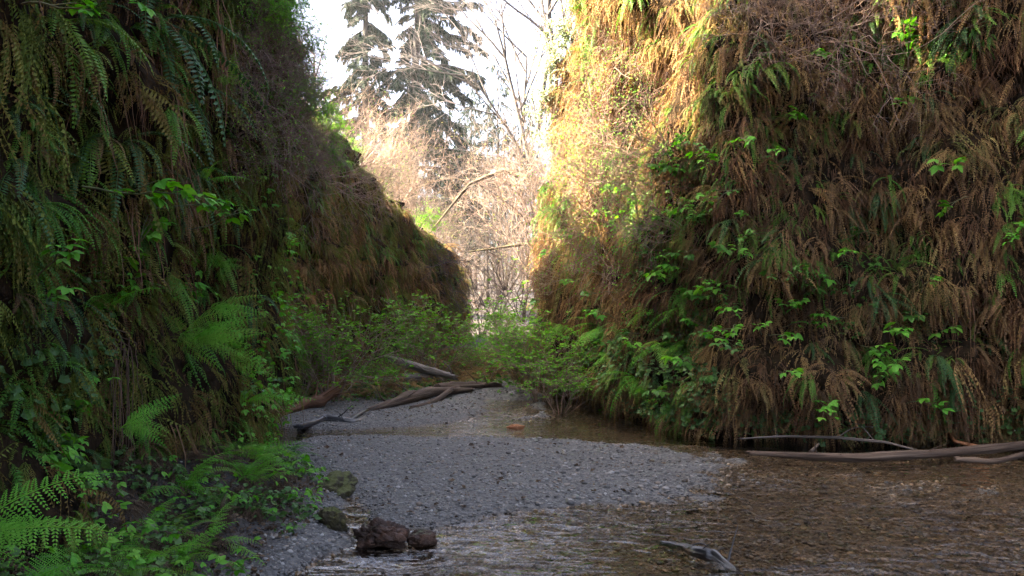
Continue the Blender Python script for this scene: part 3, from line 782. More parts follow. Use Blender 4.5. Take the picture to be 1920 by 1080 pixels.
# ------------------------------------------------------------------ things: ferns
def fern(loc, yaw, size, n, kinds, mat, label, group, yspread=1.3, pitch=0.0, cat='fern', name='fern', seed=0, pj=0.25, roll=0.0):
    rng = random.Random(seed)
    e = empty(name, loc, (0, 0, 0), label, cat, group)
    for i in range(n):
        kd = rng.choice(kinds)
        key = (kd, mat.name)
        if key not in FM:
            FM[key] = [m.copy() for m in FR[kd]]
            for m in FM[key]: m.materials.clear(); m.materials.append(mat)
        me = rng.choice(FM[key])
        t = (i + 0.5) / n * 2 - 1 + rng.uniform(-0.5, 0.5) / n
        obj('frond', me, None, e, (0, 0, 0), (roll + rng.gauss(0, 0.18), pitch + rng.gauss(0, pj), yaw + t * yspread), size * rng.uniform(0.65, 1.1))
    return e
FM = {}

def wall_fern(px, py, size, n, kinds, mat, label, group=None, dyaw=0.0, seed=None, **kw):
    h = hit(px, py)
    if h is None: return None
    loc, nrm, d = h
    yaw = math.atan2(nrm.y, nrm.x) + dyaw
    loc = loc + nrm * kw.pop('out', 0.0)
    return fern(loc, yaw, size, n, kinds, mat, label, group, seed=int(px * 7 + py) if seed is None else seed, **kw)

# labels told by landmarks
USED = set()
def place_label(what, px, py, marks):
    """where a thing is, told by the nearest thing one can find"""
    for far_ in (1, 0):
        for x, y, nm in sorted(marks, key=lambda m: math.hypot(m[0] - px, m[1] - py)):
            dx, dy = px - x, py - y; r = math.hypot(dx, dy)
            side = ('right of' if dx > 0 else 'left of') if abs(dx) > abs(dy) else ('below' if dy > 0 else 'above')
            for step in (('just ' if r < 70 else ''), 'a little ' if r < 160 else 'well ', 'farther '):
                t = '%s %s%s %s' % (what, step, side, nm)
                if t not in USED:
                    USED.add(t); return t
    return what
MARK_R = [(1590, 385, 'the dark blue-green hanging fern'), (1640, 735, 'the brightest berry sprig'), (1600, 640, 'the layered berry sprig'), (1760, 670, 'the green beard fern'), (1530, 60, 'the large vine tangle'), (1690, 210, 'the small patch of sun'), (1820, 370, 'the lone high sprig'),
 (1885, 420, 'the sprig at the edge'), (1135, 600, 'the largest lady fern'), (1060, 605, 'the lady fern at the corner'), (1260, 750, 'the yellow-green fern by the pool'), (1390, 300, 'the trailing berry leaves'), (1810, 40, 'the drooping top fern'), (1180, 300, 'the pale twigs in the sun'), (1430, 640, 'the lowest trailing sprigs'), (1660, 860, 'the long bare log'), (1400, 60, 'the dark vine tangle'), (1550, 842, 'the thin pale branch')]
MARK_L = [(300, 40, 'the big pale-stemmed fern'), (140, 375, 'the largest leafy sprig'), (205, 565, 'the largest bright fern'), (310, 285, 'the tiny vivid fern'), (395, 700, 'the outstretched bright fern'), (215, 760, 'the bare hanging roots'), (470, 140, 'the brown twigs on the rim'), (175, 490, 'the second leafy sprig'), (110, 45, 'the dangling top fern'),
 (95, 690, 'the single hanging frond'), (440, 745, 'the lowest bright fern'), (385, 505, 'the small high lady fern'), (345, 930, 'the upright fern on the bank'), (60, 960, 'the corner fern'), (340, 440, 'the sprig on the pale stem'), (20, 320, 'the fern at the edge')]
MARK_F = [(620, 680, 'the broad green bush'), (810, 630, 'the bush beyond the logs'), (590, 280, 'the step of the shaded rim'), (790, 690, 'the pale slanting log'), (740, 350, 'the level rim'), (860, 520, 'the far end of the cliff')]
MARK_T = [(685, 150, 'the slim spruce'), (770, 150, 'the fuller spruce'), (950, 230, 'the leaning alder'), (1010, 250, 'the ivy corner'), (890, 480, 'the bright gap'), (740, 350, 'the level rim'), (860, 520, 'the end of the shaded cliff'), (930, 640, 'the low creek bushes'), (590, 280, 'the step of the shaded rim'), (890, 340, 'the middle of the thicket')]

# bright lady ferns one can point at
LADY_L = [
 (190, 560, 0.62, 7, 'bright lady fern arching out of the shaded cliff, largest of the upper cluster', -0.35),
 (265, 590, 0.55, 6, 'lady fern close under the largest bright one on the shaded cliff', -0.2),
 (285, 655, 0.58, 7, 'bright lady fern in the middle of the cascade on the shaded cliff', -0.2),
 (375, 690, 0.58, 7, 'bright lady fern with outstretched fronds beside the green bush', -0.1),
 (415, 740, 0.55, 6, 'lowest of the bright lady ferns jutting from the shaded cliff toward the gravel', 0.0),
 (375, 505, 0.42, 6, 'small bright lady fern high beside the leafy berry sprig', -0.2),
 (300, 285, 0.30, 4, 'tiny vivid fern alone high on the dark cliff', -0.4),
 (375, 150, 0.30, 4, 'tiny vivid fern near the top of the dark cliff', -0.4),
 (330, 610, 0.45, 6, 'lady fern between the cascade and the outstretched one', 0.2),
 (100, 880, 0.38, 5, 'lady fern low in the dark hollow above the corner fern', 0.0),
 (400, 830, 0.40, 6, 'lady fern at the foot of the shaded cliff under the cascade', 0.1),
]
for px, py, s, n, lab, dy in LADY_L:
    wall_fern(px, py, s, n, ['lady_out', 'lady_out', 'lady_arch'], M['lady'], lab, 'lady ferns on the shaded cliff', dyaw=dy, yspread=0.75, out=0.38, roll=0.75)
def ground_fern(px, py, d, size, n, mat, label, group, yaw=0.0, yspread=3.0, kinds=('lady_arch',), **kw):
    p = at(px, py, d)
    zg = float(ground_z(p.x, p.y))
    return fern((p.x, p.y, max(p.z, zg - 0.02) if kw.pop('air', False) else zg), yaw, size, n, list(kinds), mat, label, group, yspread=yspread, seed=int(px + py), **kw)
fern(at(-70, 1010, 3.1), 0.1, 0.62, 8, ['lady_out', 'lady_arch'], M['lady'], 'big bright lady fern in the bottom corner of the near bank', 'lady ferns on the bank', yspread=1.0, seed=5, roll=0.6)
fern(at(40, 1110, 3.3), 0.3, 0.42, 7, ['lady_arch', 'lady_out'], M['lady'], 'low lady fern at the very bottom edge below the big one', 'lady ferns on the bank', yspread=1.6, seed=9, roll=0.4)
ground_fern(345, 985, 5.6, 0.62, 7, M['lady'], 'upright lady fern on the bank behind the dark stump', 'lady ferns on the bank', yaw=0.3, yspread=2.4)
ground_fern(455, 975, 6.3, 0.50, 7, M['lady'], 'lady fern on the bank edge beside the mossy mound', 'lady ferns on the bank', yaw=0.2, yspread=2.6)
ground_fern(270, 1040, 4.8, 0.36, 5, M['lady'], 'small lady fern on the litter below the hanging roots', 'lady ferns on the bank', yaw=0.2, yspread=2.4)
ground_fern(470, 860, 8.4, 0.5, 7, M['lady'], 'lady fern at the cliff foot above the gravel edge', 'lady ferns on the bank', yaw=0.1, yspread=2.4)
ground_fern(540, 860, 8.6, 0.55, 5, M['sword_blue'], 'dark sword fern leaning over the grey gravel', 'ferns over the gravel', yaw=0.2, yspread=1.2, kinds=('sword_arch',))
rng = random.Random(61)
k = 0
while k < 46:
    x, y = rng.uniform(-3.3, -1.5), 3.0 + 8.5 * rng.random() ** 1.3
    if x < -2.35 and y < 8: continue
    if float(poly_sd(np.array([x]), np.array([y]), BANK)[0]) > -0.45: continue
    z = float(ground_z(x, y)); kind = rng.random()
    if kind < 0.55: fern((x, y, z), rng.uniform(-.6, .6), rng.uniform(.28, .52), 6, ['lady_arch'], M['lady'], place_label('small lady fern on the bank', *[float(v) for v in to_px(np.array([x, y, z]))], MARK_L), 'small lady ferns on the bank', yspread=2.6, seed=k)
    else: fern((x, y, z), rng.uniform(-.6, .6), rng.uniform(.25, .45), 5, ['sword_arch', 'sword_hang'], M['sword'], place_label('small sword fern on the bank', *[float(v) for v in to_px(np.array([x, y, z]))], MARK_L), 'small sword ferns on the bank', yspread=2.6, seed=k)
    k += 1
LADY_R = [(1060, 605, 0.75, 8, 'bright lady fern nearest the sunlit corner of the cliff'), (1135, 600, 0.9, 9, 'largest bright lady fern low on the sunlit cliff'), (1240, 655, 0.8, 7, 'lady fern spilling down the cliff beside the largest bright one'),
 (1195, 705, 0.75, 8, 'lady fern above the leafy foot of the cliff near the pool'), (1160, 670, 0.6, 6, 'lady fern directly below the largest bright one'), (1260, 750, 0.6, 6, 'yellow-green lady fern just over the pool edge'), (1230, 565, 0.55, 5, 'lady fern under the sunlit twigs'),
 (1290, 570, 0.6, 6, 'lady fern at the edge of the sunlit twigs, among berry leaves'), (1105, 700, 0.6, 6, 'lady fern low by the bend of the pool'), (1300, 640, 0.55, 6, 'lady fern in the middle of the leafy slope above the pool')]
for px, py, s, n, lab in LADY_R:
    wall_fern(px, py, s, n, ['lady_arch', 'lady_out', 'lady_out'], M['lady'], lab, 'lady ferns on the sunlit cliff', yspread=1.3, pitch=0.5, out=0.15)

# sword ferns, hanging: chosen ones then the rest
SW = [(1590, 385, .75, 6, 'sword_blue', 'dark blue-green sword fern hanging in the middle of the brown cliff'), (1650, 365, .6, 6, 'sword_blue', 'sword fern hanging beside the dark blue-green one mid cliff'),
 (1760, 670, .7, 7, 'sword_blue', 'sword fern hanging like a green beard low on the cliff over the log'), (1685, 515, .6, 7, 'sword', 'upright sword fern with a ladder of leaflets above the bright berry leaves'),
 (1520, 715, .5, 6, 'sword', 'sword fern hanging low above the thin pale branch'), (1810, 40, .8, 8, 'sword_blue', 'sword fern drooping from the top of the shaded brown cliff'),
 (1710, 90, .6, 7, 'sword', 'sword fern below the tangle of sunlit vines'), (1375, 190, .6, 6, 'sword', 'sword fern at the shaded edge of the sunlit patch'),
 (1480, 290, .6, 6, 'sword_blue', 'sword fern in the dark hollow below the vine tangle'), (1330, 250, .7, 6, 'sword_dead', 'withered grey-brown sword fern drooping at the border of sun and shade'),
 (1560, 390, .6, 5, 'sword_dead', 'rust sword fern hanging beside the dark blue-green one'), (1120, 40, .7, 8, 'sword', 'yellow-green sword fern on top of the sunlit corner'), (1105, 110, .6, 7, 'sword', 'sword fern below the topmost one at the sunlit corner')]
for px, py, s, n, mt, lab in SW:
    wall_fern(px, py, s, n, ['sword_hang', 'sword_limp'] if mt != 'sword' else ['sword_hang', 'sword_arch'], M[mt], lab, 'chosen sword ferns on the sunlit cliff', yspread=1.0)
SWL = [(300, 40, .9, 7, 'sword_blue', 'big dark sword fern with long pale-stemmed fronds at the top of the shaded cliff'), (330, 170, .9, 7, 'sword_blue', 'dark sword fern hanging below the big one with pale stems'),
 (230, 270, .6, 5, 'sword_blue', 'sword fern with a pale arched stem above the berry sprig'), (60, 160, .5, 5, 'sword_blue', 'dark sword fern near the top corner of the shaded cliff'), (20, 320, .45, 4, 'sword_blue', 'sword fern at the picture edge, halfway up the shaded cliff'),
 (95, 690, .35, 3, 'sword', 'single green frond hanging in the dark low hollow'), (150, 770, .4, 5, 'thatch_olive', 'olive mossy frond tuft beside the bare roots'), (360, 330, .6, 6, 'sword_blue', 'dark sword fern with drooping fronds right of the tiny vivid fern'),
 (425, 265, .5, 5, 'sword_dead', 'yellowed sword fern where the shaded cliff turns to brown twigs'), (350, 400, .5, 5, 'sword_dead', 'rust fronds behind the leafy berry sprig'), (430, 380, .5, 6, 'sword_blue', 'sword fern over the bend of the shaded cliff'),
 (110, 45, .6, 7, 'sword', 'green sword fern dangling at the top of the shaded cliff'), (150, 200, .4, 5, 'sword', 'yellow-green sword fern in the dark upper cliff'), (470, 560, .5, 5, 'sword_blue', 'sword fern above the shrub at the bend of the shaded cliff')]
for px, py, s, n, mt, lab in SWL:
    wall_fern(px, py, s, n, ['sword_hang', 'sword_limp', 'sword_hang'], M[mt], lab, 'chosen sword ferns on the shaded cliff', yspread=1.1, dyaw=-0.25)

rng = random.Random(99)
def more_ferns(count, xr, yr, label_of, group, mats, seedo):
    k = 0; tries = 0
    while k < count and tries < count * 6:
        tries += 1
        px, py = rng.uniform(*xr), rng.uniform(*yr)
        h = hit(px, py)
        if h is None or h[2] > 32 or h[0].z < 0.3: continue
        mt = rng.choice(mats); s = rng.uniform(0.32, 0.62) * min(1.15, 0.35 + 0.07 * h[2])
        far = h[2] > 14
        wall_fern(px, py, s, rng.randint(4, 6) if not far else 4, ['sword_hang', 'sword_limp'] if rng.random() < 0.75 else ['sword_hang', 'sword_arch'], M[mt], label_of(mt, px, py), group, seed=seedo + k, yspread=1.0)
        k += 1
WORD = {'sword': 'green', 'sword_blue': 'dark green', 'sword_dead': 'rust brown'}
more_ferns(85, (1090, 1930), (0, 800), lambda m, x, y: place_label('%s sword fern' % WORD[m], x, y, MARK_R), 'sword ferns scattered on the sunlit cliff', ['sword', 'sword_blue', 'sword_dead', 'sword_dead', 'sword'], 1000)
more_ferns(75, (0, 520), (0, 880), lambda m, x, y: place_label('%s sword fern' % WORD[m], x, y, MARK_L), 'sword ferns scattered on the shaded near cliff', ['sword', 'sword_blue', 'sword', 'sword_dead'], 2000)
more_ferns(28, (520, 870), (220, 640), lambda m, x, y: place_label('%s far sword fern' % WORD[m], x, y, MARK_F), 'sword ferns on the far shaded cliff', ['sword', 'sword_blue', 'sword'], 3000)

# ------------------------------------------------------------------ things: berry sprigs
LM = [m.copy() for m in LEAF3]
LMD = [m.copy() for m in LEAF3]
for m in LM: m.materials.append(M['berry'])
for m in LMD: m.materials.append(M['berry_dark'])
STEMS = {}
def sprig(loc, yaw, size, n, label, group, seed, leaf=0.17, rise=0.2, dark=False):
    rng = random.Random(seed)
    e = empty('berry_sprig', loc, (0, 0, yaw), label, 'leafy sprig', group)
    p = Vector((0, 0, 0)); d = Vector((0.8, rng.uniform(-.5, .5), rise + rng.uniform(-.3, .3))).normalized()
    segs = []; nodes = []
    m = 7
    for i in range(m):
        d = (d + Vector((rng.gauss(0, .18), rng.gauss(0, .18), rng.gauss(0, .14) - 0.03))).normalized()
        q = p + d * size / m
        segs.append((*p, *q, 0.006 * (1 - i / m * 0.6), 0.006 * (1 - (i + 1) / m * 0.6)))
        if i >= 1: nodes.append((q.copy(), d.copy()))
        p = q
    for k in range(2):
        q0, d0 = nodes[rng.randrange(1, 4)]
        dd = (d0 + Vector((rng.uniform(-.6, .6), rng.uniform(-1, 1), rng.uniform(-.2, .5)))).normalized()
        q1 = q0 + dd * size * 0.35; segs.append((*q0, *q1, 0.004, 0.002)); nodes.append((q1, dd)); nodes.append((q0 * .4 + q1 * .6, dd))
    st = obj('stem', tube_segs(segs, 4, 'stem'), M['stem_green'], e)
    lv = LMD if dark else LM
    for i in range(n):
        q, d0 = nodes[(len(nodes) - 1 - i) % len(nodes)]
        a = math.atan2(d0.y, d0.x) + rng.uniform(-1.3, 1.3)
        obj('leaf', rng.choice(lv), None, e, q, (rng.gauss(0, .3), rng.gauss(0.12, .28), a), leaf * rng.uniform(0.65, 1.25))
    return e
def wall_sprig(px, py, size, n, label, group, leaf=0.17, dyaw=0.0, rise=0.25, dark=False):
    h = hit(px, py)
    if h is None: return
    loc, nrm, d = h
    sprig(loc + nrm * 0.12, math.atan2(nrm.y, nrm.x) + dyaw, size, n, label, group, int(px * 3 + py * 5), leaf, rise, dark)
for px, py, s, n, lf, lab in [
    (130, 385, .6, 14, .14, 'largest leafy berry sprig on the shaded cliff, glowing green'), (165, 495, .5, 10, .13, 'leafy berry sprig below the largest one on the shaded cliff'), (265, 370, .4, 8, .12, 'small leafy sprig beside the pale arched fern stem'),
    (325, 445, .4, 7, .12, 'small leafy sprig at the tip of the pale bare stem'), (20, 530, .3, 7, .10, 'small leafy sprig at the picture edge over the dark hollow'), (155, 20, .35, 7, .11, 'leafy sprig at the very top of the shaded cliff'),
    (5, 20, .3, 5, .09, 'yellow-green leafy sprig in the top corner'), (310, 540, .45, 9, .12, 'leafy sprig between the bright lady ferns'), (60, 590, .3, 5, .09, 'dim leafy sprig low on the shaded cliff by the edge')]:
    wall_sprig(px, py, s, n, lab, 'berry sprigs on the shaded cliff', lf, -0.5)
for px, py, s, n, lab in [(1640, 735, .5, 12, 'brightest berry sprig low on the brown cliff above the log'), (1690, 750, .35, 6, 'small berry sprig just right of the brightest one'), (1600, 640, .5, 10, 'layered berry sprig midway up the brown cliff'),
    (1590, 590, .4, 7, 'berry sprig directly above the layered one'), (1585, 535, .4, 8, 'berry sprig below the dark blue-green fern'), (1575, 485, .35, 7, 'berry sprig touching the dark blue-green fern'), (1640, 600, .35, 7, 'dark berry sprig beside the layered one'),
    (1780, 600, .35, 6, 'berry sprig below the rust fronds near the picture edge'), (1820, 370, .35, 6, 'berry sprig alone high near the picture edge'), (1885, 420, .3, 6, 'berry sprig closest to the picture edge mid cliff'), (1735, 325, .35, 6, 'pale berry sprig in the small patch of sun'),
    (1690, 210, .35, 5, 'single pale leaf sprig in the small upper patch of sun'), (1640, 70, .4, 7, 'dark green berry sprig beside the sunlit vine tangle'), (1460, 240, .35, 7, 'berry sprig in the dark hollow below the vine tangle'), (1500, 130, .35, 6, 'yellow berry sprig inside the sunlit vine tangle')]:
    wall_sprig(px, py, s, n, lab, 'berry sprigs on the brown cliff')
trail = [(1385, 270), (1360, 310), (1345, 340), (1400, 345), (1415, 305), (1310, 330), (1300, 430), (1285, 470), (1320, 465), (1305, 500), (1345, 520), (1345, 560), (1380, 545), (1360, 600), (1320, 600), (1400, 590), (1440, 455), (1430, 500), (1435, 540), (1470, 565),
 (1385, 650), (1400, 690), (1430, 640), (1390, 630), (1495, 600), (1450, 610), (1510, 545), (1270, 420), (1255, 455), (1340, 420), (1410, 420), (1380, 480), (1240, 520), (1180, 550), (1120, 500), (1100, 540), (1160, 480), (1075, 470), (1040, 560), (1210, 600), (1150, 630), (1090, 640), (1060, 690), (1330, 680), (1450, 700), (1310, 250), (1280, 320)]
rs_ = random.Random(8)
for _ in range(26):
    trail.append((int(rs_.triangular(1050, 1900, 1300)), int(rs_.uniform(330, 760))))
for i, (px, py) in enumerate(trail):
    up_ = 'above' if py < 480 else 'below'
    dk = i % 5 in (1, 3)
    wall_sprig(px, py, rng.uniform(.25, .6), rng.randint(6, 11), place_label('%s trailing berry sprig' % ('dark green' if dk else 'pale green'), px, py, MARK_R), 'berry sprigs trailing down beside the sun patch', rng.uniform(.10, .18), dark=dk)

# ------------------------------------------------------------------ ground cover
def cover(name, pts_n, label, mat, protos, s0, s1, tilt=0.5):
    P, Nn = pts_n; k = len(P)
    rot = np.stack([RNG.normal(0, .35, k), RNG.normal(tilt, .4, k), yaw_of(Nn) + RNG.normal(0, .9, k)], -1)
    return scatter(name, protos, mat, P + Nn * RNG.uniform(0.02, 0.22, k)[:, None], rot, RNG.uniform(s0, s1, k), label)
def foot(P):
    u_, v_ = to_px(P)
    lim = 0.55 + 0.5 * fbm(P[:, 0] * 1.2, P[:, 1] * 1.2, seed=66) + 0.9 * np.exp(-((u_ - 1230) / 130) ** 2)
    return (P[:, 2] < lim) & (fbm(P[:, 0] * 1.6, P[:, 1] * 1.6, P[:, 2] * 1.6, seed=67) > -0.25)
cover('ground_cover', wall_points(RIGHT, 90000, RNG, foot), 'round-leaved ground cover along the wet foot of the sunlit cliff', M['cover'], ROUND, 0.05, 0.10)
cover('ground_cover', wall_points(LEFT, 160000, RNG, lambda P: (P[:, 1] < 12.5) & (P[:, 2] < 1.3 + 0.8 * fbm(P[:, 0], P[:, 1], seed=68)) & (fbm(P[:, 0] * 1.5, P[:, 1] * 1.5, P[:, 2] * 1.5, seed=69) > 0.2)), 'round-leaved ground cover on the lower shaded cliff', M['cover'], ROUND, 0.035, 0.075)
def bank_pts(n, thr, seed):
    x = RNG.uniform(-4.2, -1.0, n); y = RNG.uniform(2.5, 12.5, n)
    sd = poly_sd(x, y, BANK)
    k = (sd < -0.12) & (fbm(x * 1.4, y * 1.4, seed=seed) > thr)
    x, y = x[k], y[k]
    P = np.stack([x, y, ground_z(x, y)], -1)
    Nn = np.stack([np.cos(RNG.random(len(x)) * 6.28), np.sin(RNG.random(len(x)) * 6.28), 0 * x + 1], -1) * [1, 1, 0]
    return P, Nn
P, Nn = bank_pts(20000, 0.0, 77); P[:, 2] += RNG.uniform(0.02, 0.14, len(P))
cover('bank_cover', (P, Nn * 0.2), 'low leafy cover on the soil bank below the shaded cliff', M['cover'], ROUND + LEAF3[:2], 0.03, 0.07, 0.1)
P, Nn = bank_pts(6000, -0.7, 79); P = P[poly_sd(P[:, 0], P[:, 1], BANK) < -0.4]
k = len(P)
scatter('bank_undergrowth', FR['tuft_dead'] + FR['tuft_curl'], M['litter'], P + [0, 0, 0.06], np.stack([RNG.normal(0, .3, k), RNG.normal(-.2, .4, k), RNG.random(k) * 6.28], -1), RNG.uniform(0.1, 0.26, k), 'matted old fronds and stalks covering the bank under the shaded cliff')
P, Nn = bank_pts(16000, -2, 78)
k = len(P)
scatter('leaf_litter', ROUND + LEAF3[:1], M['litter'], P + [0, 0, 0.012], np.stack([RNG.normal(0, .4, k), RNG.normal(0, .4, k), RNG.random(k) * 6.28], -1), RNG.uniform(0.015, 0.05, k), 'brown leaf litter and wood scraps on the soil bank')

x = RNG.uniform(-4, 3, 2600); y = RNG.uniform(6, 16, 2600); z = ground_z(x, y)
k_ = (z > 0.02) & (fbm(x * 0.9, y * 0.9, seed=83) > 0.1)
P = np.stack([x, y, z + 0.02], -1)[k_]; k = len(P)
scatter('gravel_litter', ROUND + LEAF3[:1] + FR['strand'][:2], M['litter'], P, np.stack([RNG.normal(0, .3, k), RNG.normal(0, .3, k) + (RNG.random(k) < 0.3) * 1.5, RNG.random(k) * 6.28], -1), RNG.uniform(0.02, 0.07, k), 'dead leaves and bits of twig strewn on the gravel')
x = RNG.uniform(-4.4, 1.6, 5000); y = RNG.uniform(14.3, 27, 5000)
k_ = (y > 15.4 + 0.8 * fbm(x, y * 0.5, seed=88) + 1.6 * np.exp(-((x + 0.2) / 1.1) ** 2)) | ((x < -1.9) & (y > 14.3))
P = np.stack([x, y, ground_z(x, y) + RNG.uniform(0.02, 0.14, len(x))], -1)[k_]; k = len(P)
scatter('floor_undergrowth', LEAF3, M['berry_dark'], P, np.stack([RNG.normal(0, .4, k), RNG.normal(0.1, .4, k), RNG.random(k) * 6.28], -1), RNG.uniform(0.08, 0.2, k), 'low leafy undergrowth on the canyon floor behind the logs')
P2 = P[: k // 3] * [1, 1, 0] + np.stack([0 * P[: k // 3, 0], 0 * P[: k // 3, 0], ground_z(P[: k // 3, 0], P[: k // 3, 1]) + 0.15], -1); k2 = len(P2)
scatter('floor_dead_fronds', FR['tuft_dead'] + FR['tuft_live'], M['thatch'], P2, np.stack([RNG.normal(0, .3, k2), RNG.normal(-.6, .4, k2), RNG.random(k2) * 6.28], -1), RNG.uniform(0.2, 0.5, k2), 'old bracken stalks and fronds on the canyon floor behind the logs')
# leafy herbs on the bank and low on both cliffs
P, Nn = bank_pts(3200, 0.05, 81); P[:, 2] += RNG.uniform(0.04, 0.22, len(P))
cover('bank_herbs', (P, Nn * 0.2), 'bright small-leaved herbs on the soil bank', M['berry'], LEAF3, 0.05, 0.11, 0.1)
cover('leafy_patches', wall_points(LEFT, 60000, RNG, lambda P: (P[:, 1] < 13) & (P[:, 2] < 3.2) & (fbm(P[:, 0] * 1.1, P[:, 1] * 1.1, P[:, 2] * 1.1, seed=86) > 0.45)), 'patches of small bright leaves low on the shaded cliff', M['berry'], LEAF3, 0.05, 0.11, 0.3)
cover('leafy_patches', wall_points(RIGHT, 60000, RNG, lambda P: (P[:, 2] < 3.6) & (fbm(P[:, 0] * 1.0, P[:, 1] * 1.0, P[:, 2] * 1.0, seed=87) > 0.5)), 'patches of small green leaves among the dead ferns of the sunlit cliff', M['berry_dark'], LEAF3, 0.06, 0.13, 0.4)

# ------------------------------------------------------------------ bushes and twig shrubs
def bush_mesh(seed, stems, height, spread_, depth=2, leaves=True, leafn=3, leafsize=0.07, kids=4, rad=0.012, wob=0.22, grav=0.0, lift=0.05, kang=0.8, klen=0.55, sides=4, lprob=1.0):
    rng = random.Random(seed); segs, tips = [], []
    for i in range(stems):
        a = rng.uniform(0, 6.28); s = spread_ * rng.random() ** 0.5
        d = Vector((math.cos(a) * s, math.sin(a) * s, 1)).normalized()
        grow(rng, (math.cos(a) * 0.12 * height * 0.3, math.sin(a) * 0.12 * height * 0.3, -0.05), d, height * rng.uniform(0.55, 1.0), rad, depth, segs, tips, 5, wob, kids, kang, klen, grav, lift)
    sm = tube_segs(segs, sides, 'stems')
    lm = None
    if leaves:
        mb = MB()
        for q, d in tips:
            if rng.random() > lprob: continue
            for k in range(leafn):
                a = rng.uniform(0, 6.28)
                ax = (Vector((math.cos(a), math.sin(a), rng.uniform(-0.5, 0.3))) + d * 0.3).normalized()
                up = (Vector((0, 0, 1)) + Vector((rng.gauss(0, .3), rng.gauss(0, .3), 0))).normalized()
                b = q - d * rng.uniform(0, 0.12)
                l = leafsize * rng.uniform(0.6, 1.3); r = rng.random()
                side = ax.cross(up).normalized(); u3 = side.cross(ax)
                m_ = b + ax * l * 0.5
                mb.quad(b, m_ - side * l * 0.33 + u3 * l * .08, b + ax * l - u3 * l * 0.15, m_ + side * l * 0.33 + u3 * l * .08, r)
        lm = mb.mesh('leaves')
    return sm, lm

def shrub(name, loc, meshes, smat, lmat, label, cat, group=None, scale=1.0, rot=(0, 0, 0)):
    e = empty(name, loc, rot, label, cat, group)
    e.scale = (scale,) * 3
    sm, lm = meshes
    obj('stems', sm, smat, e)
    if lm is not None: obj('leaves', lm, lmat, e)
    return e
def gpt(px, d): 
    x = (px - 960) / FPX * d
    return Vector((x, d, float(ground_z(x, d)) - 0.03))

BUSH = [bush_mesh(200 + i, 15, 1.5, 0.8, 2, True, 4, 0.085, kids=5, lprob=0.8) for i in range(3)]
for i, (px, d, s, v, lab) in enumerate([
    (620, 14.2, 1.0, 0, 'broad bright green bush at the foot of the shaded cliff'), (560, 14.4, 0.75, 1, 'bush half hidden at the cliff end of the broad green bush'), (700, 15.2, 0.55, 2, 'green bush just behind the fallen grey log, joined to the broad bush'),
    (810, 18.5, 1.05, 1, 'green bush standing beyond the crossed logs'), (770, 22, 0.6, 0, 'dim green bush behind the pale slanting log'), (890, 20, 0.5, 2, 'low green bush in the middle at the end of the creek'),
    (975, 17.0, 0.8, 0, 'green bush at the creek bend below the sunlit corner'), (1010, 14.6, 0.9, 1, 'leafy bush beside the bend of the pool'), (1050, 13.2, 0.65, 2, 'low leafy bush right at the edge of the pool'), (935, 22, 0.9, 1, 'hazy green bush far up the creek'),
    (1000, 16.2, 1.0, 2, 'brownish leafy bush below the sunlit corner')]):
    shrub('green_bush', gpt(px, d), BUSH[v], M['twig'], M['bush'], lab, 'bush', 'green bushes on the canyon floor', s, (0, 0, i * 1.3))

THICK = [bush_mesh(300 + i, 12, 2.0, 0.9, 3, True, 1, 0.06, kids=4, rad=0.016, wob=0.3, sides=3, lprob=0.3) for i in range(3)]
BARE = [bush_mesh(320 + i, 10, 2.0, 0.8, 3, False, kids=5, rad=0.014, wob=0.3, sides=3) for i in range(3)]
# bare twigs overhanging the lit face and both rims
def rim(px, py, d): return at(px, py, d)
GREENT = [bush_mesh(340 + i, 12, 1.2, 0.9, 3, True, 6, 0.05, kids=4, rad=0.008, wob=0.3, sides=3) for i in range(2)]
def cliff_shrub(name, px, py, ms, smat, lmat, label, group, s, up=0.3, cat='shrub', dflt=14.5, roll=0.0):
    h = hit(px, py)
    stp = 6 if px > 900 else -6; out_ = 0.25 if 'leaved' in name else 0.0
    while h is None and abs(stp) < 400:
        h = hit(px + stp, py); stp += 6 if stp > 0 else -6
    loc, nrm = h[0] + h[1] * out_, h[1]
    q = Vector((nrm.x, nrm.y, up)).to_track_quat('Z', 'Y').to_euler()
    return shrub(name, loc, ms, smat, lmat, label, cat, group, s * min(1.0, h[2] / 15.0), q)
RIMTW = [(462, 40, .5, 0, 'topmost brown twiggy shrub hanging on the rim of the shaded cliff'), (495, 120, .5, 1, 'brown twiggy shrub below the topmost one on the shaded rim'), (510, 200, .5, 2, 'brown twiggy shrub against the sky where the shaded rim steps down'),
    (455, 130, .55, 2, 'brown twiggy shrub over the dark hollow of the shaded cliff'), (460, 220, .6, 1, 'brown twiggy shrub midway down the bend of the shaded cliff'), (505, 290, .7, 0, 'lowest brown twiggy shrub at the bend of the shaded cliff'), (540, 260, .5, 1, 'brown twiggy shrub just under the fine-leaved green ones'), (565, 320, .45, 2, 'brown twiggy shrub under the far shaded rim'),
    (440, 70, .5, 1, 'brown twiggy shrub beside the topmost one toward the dark ferns'), (480, 170, .7, 0, 'brown twiggy shrub in the middle of the rim cluster'), (430, 290, .45, 0, 'small brown twiggy shrub beside the yellowed fern'), (610, 340, .6, 1, 'brown twiggy shrub along the level part of the shaded rim'), (505, 60, .4, 2, 'brown twiggy shrub at the top of the picture against the sky')]
for i, (px, py, s, v, lab) in enumerate(RIMTW):
    cliff_shrub('twig_shrub', px, py, (BARE if i % 2 else THICK)[v], M['twig'], M['bush'], lab, 'twiggy shrubs on the shaded rim', s, up=-0.05)
rr_ = random.Random(12)
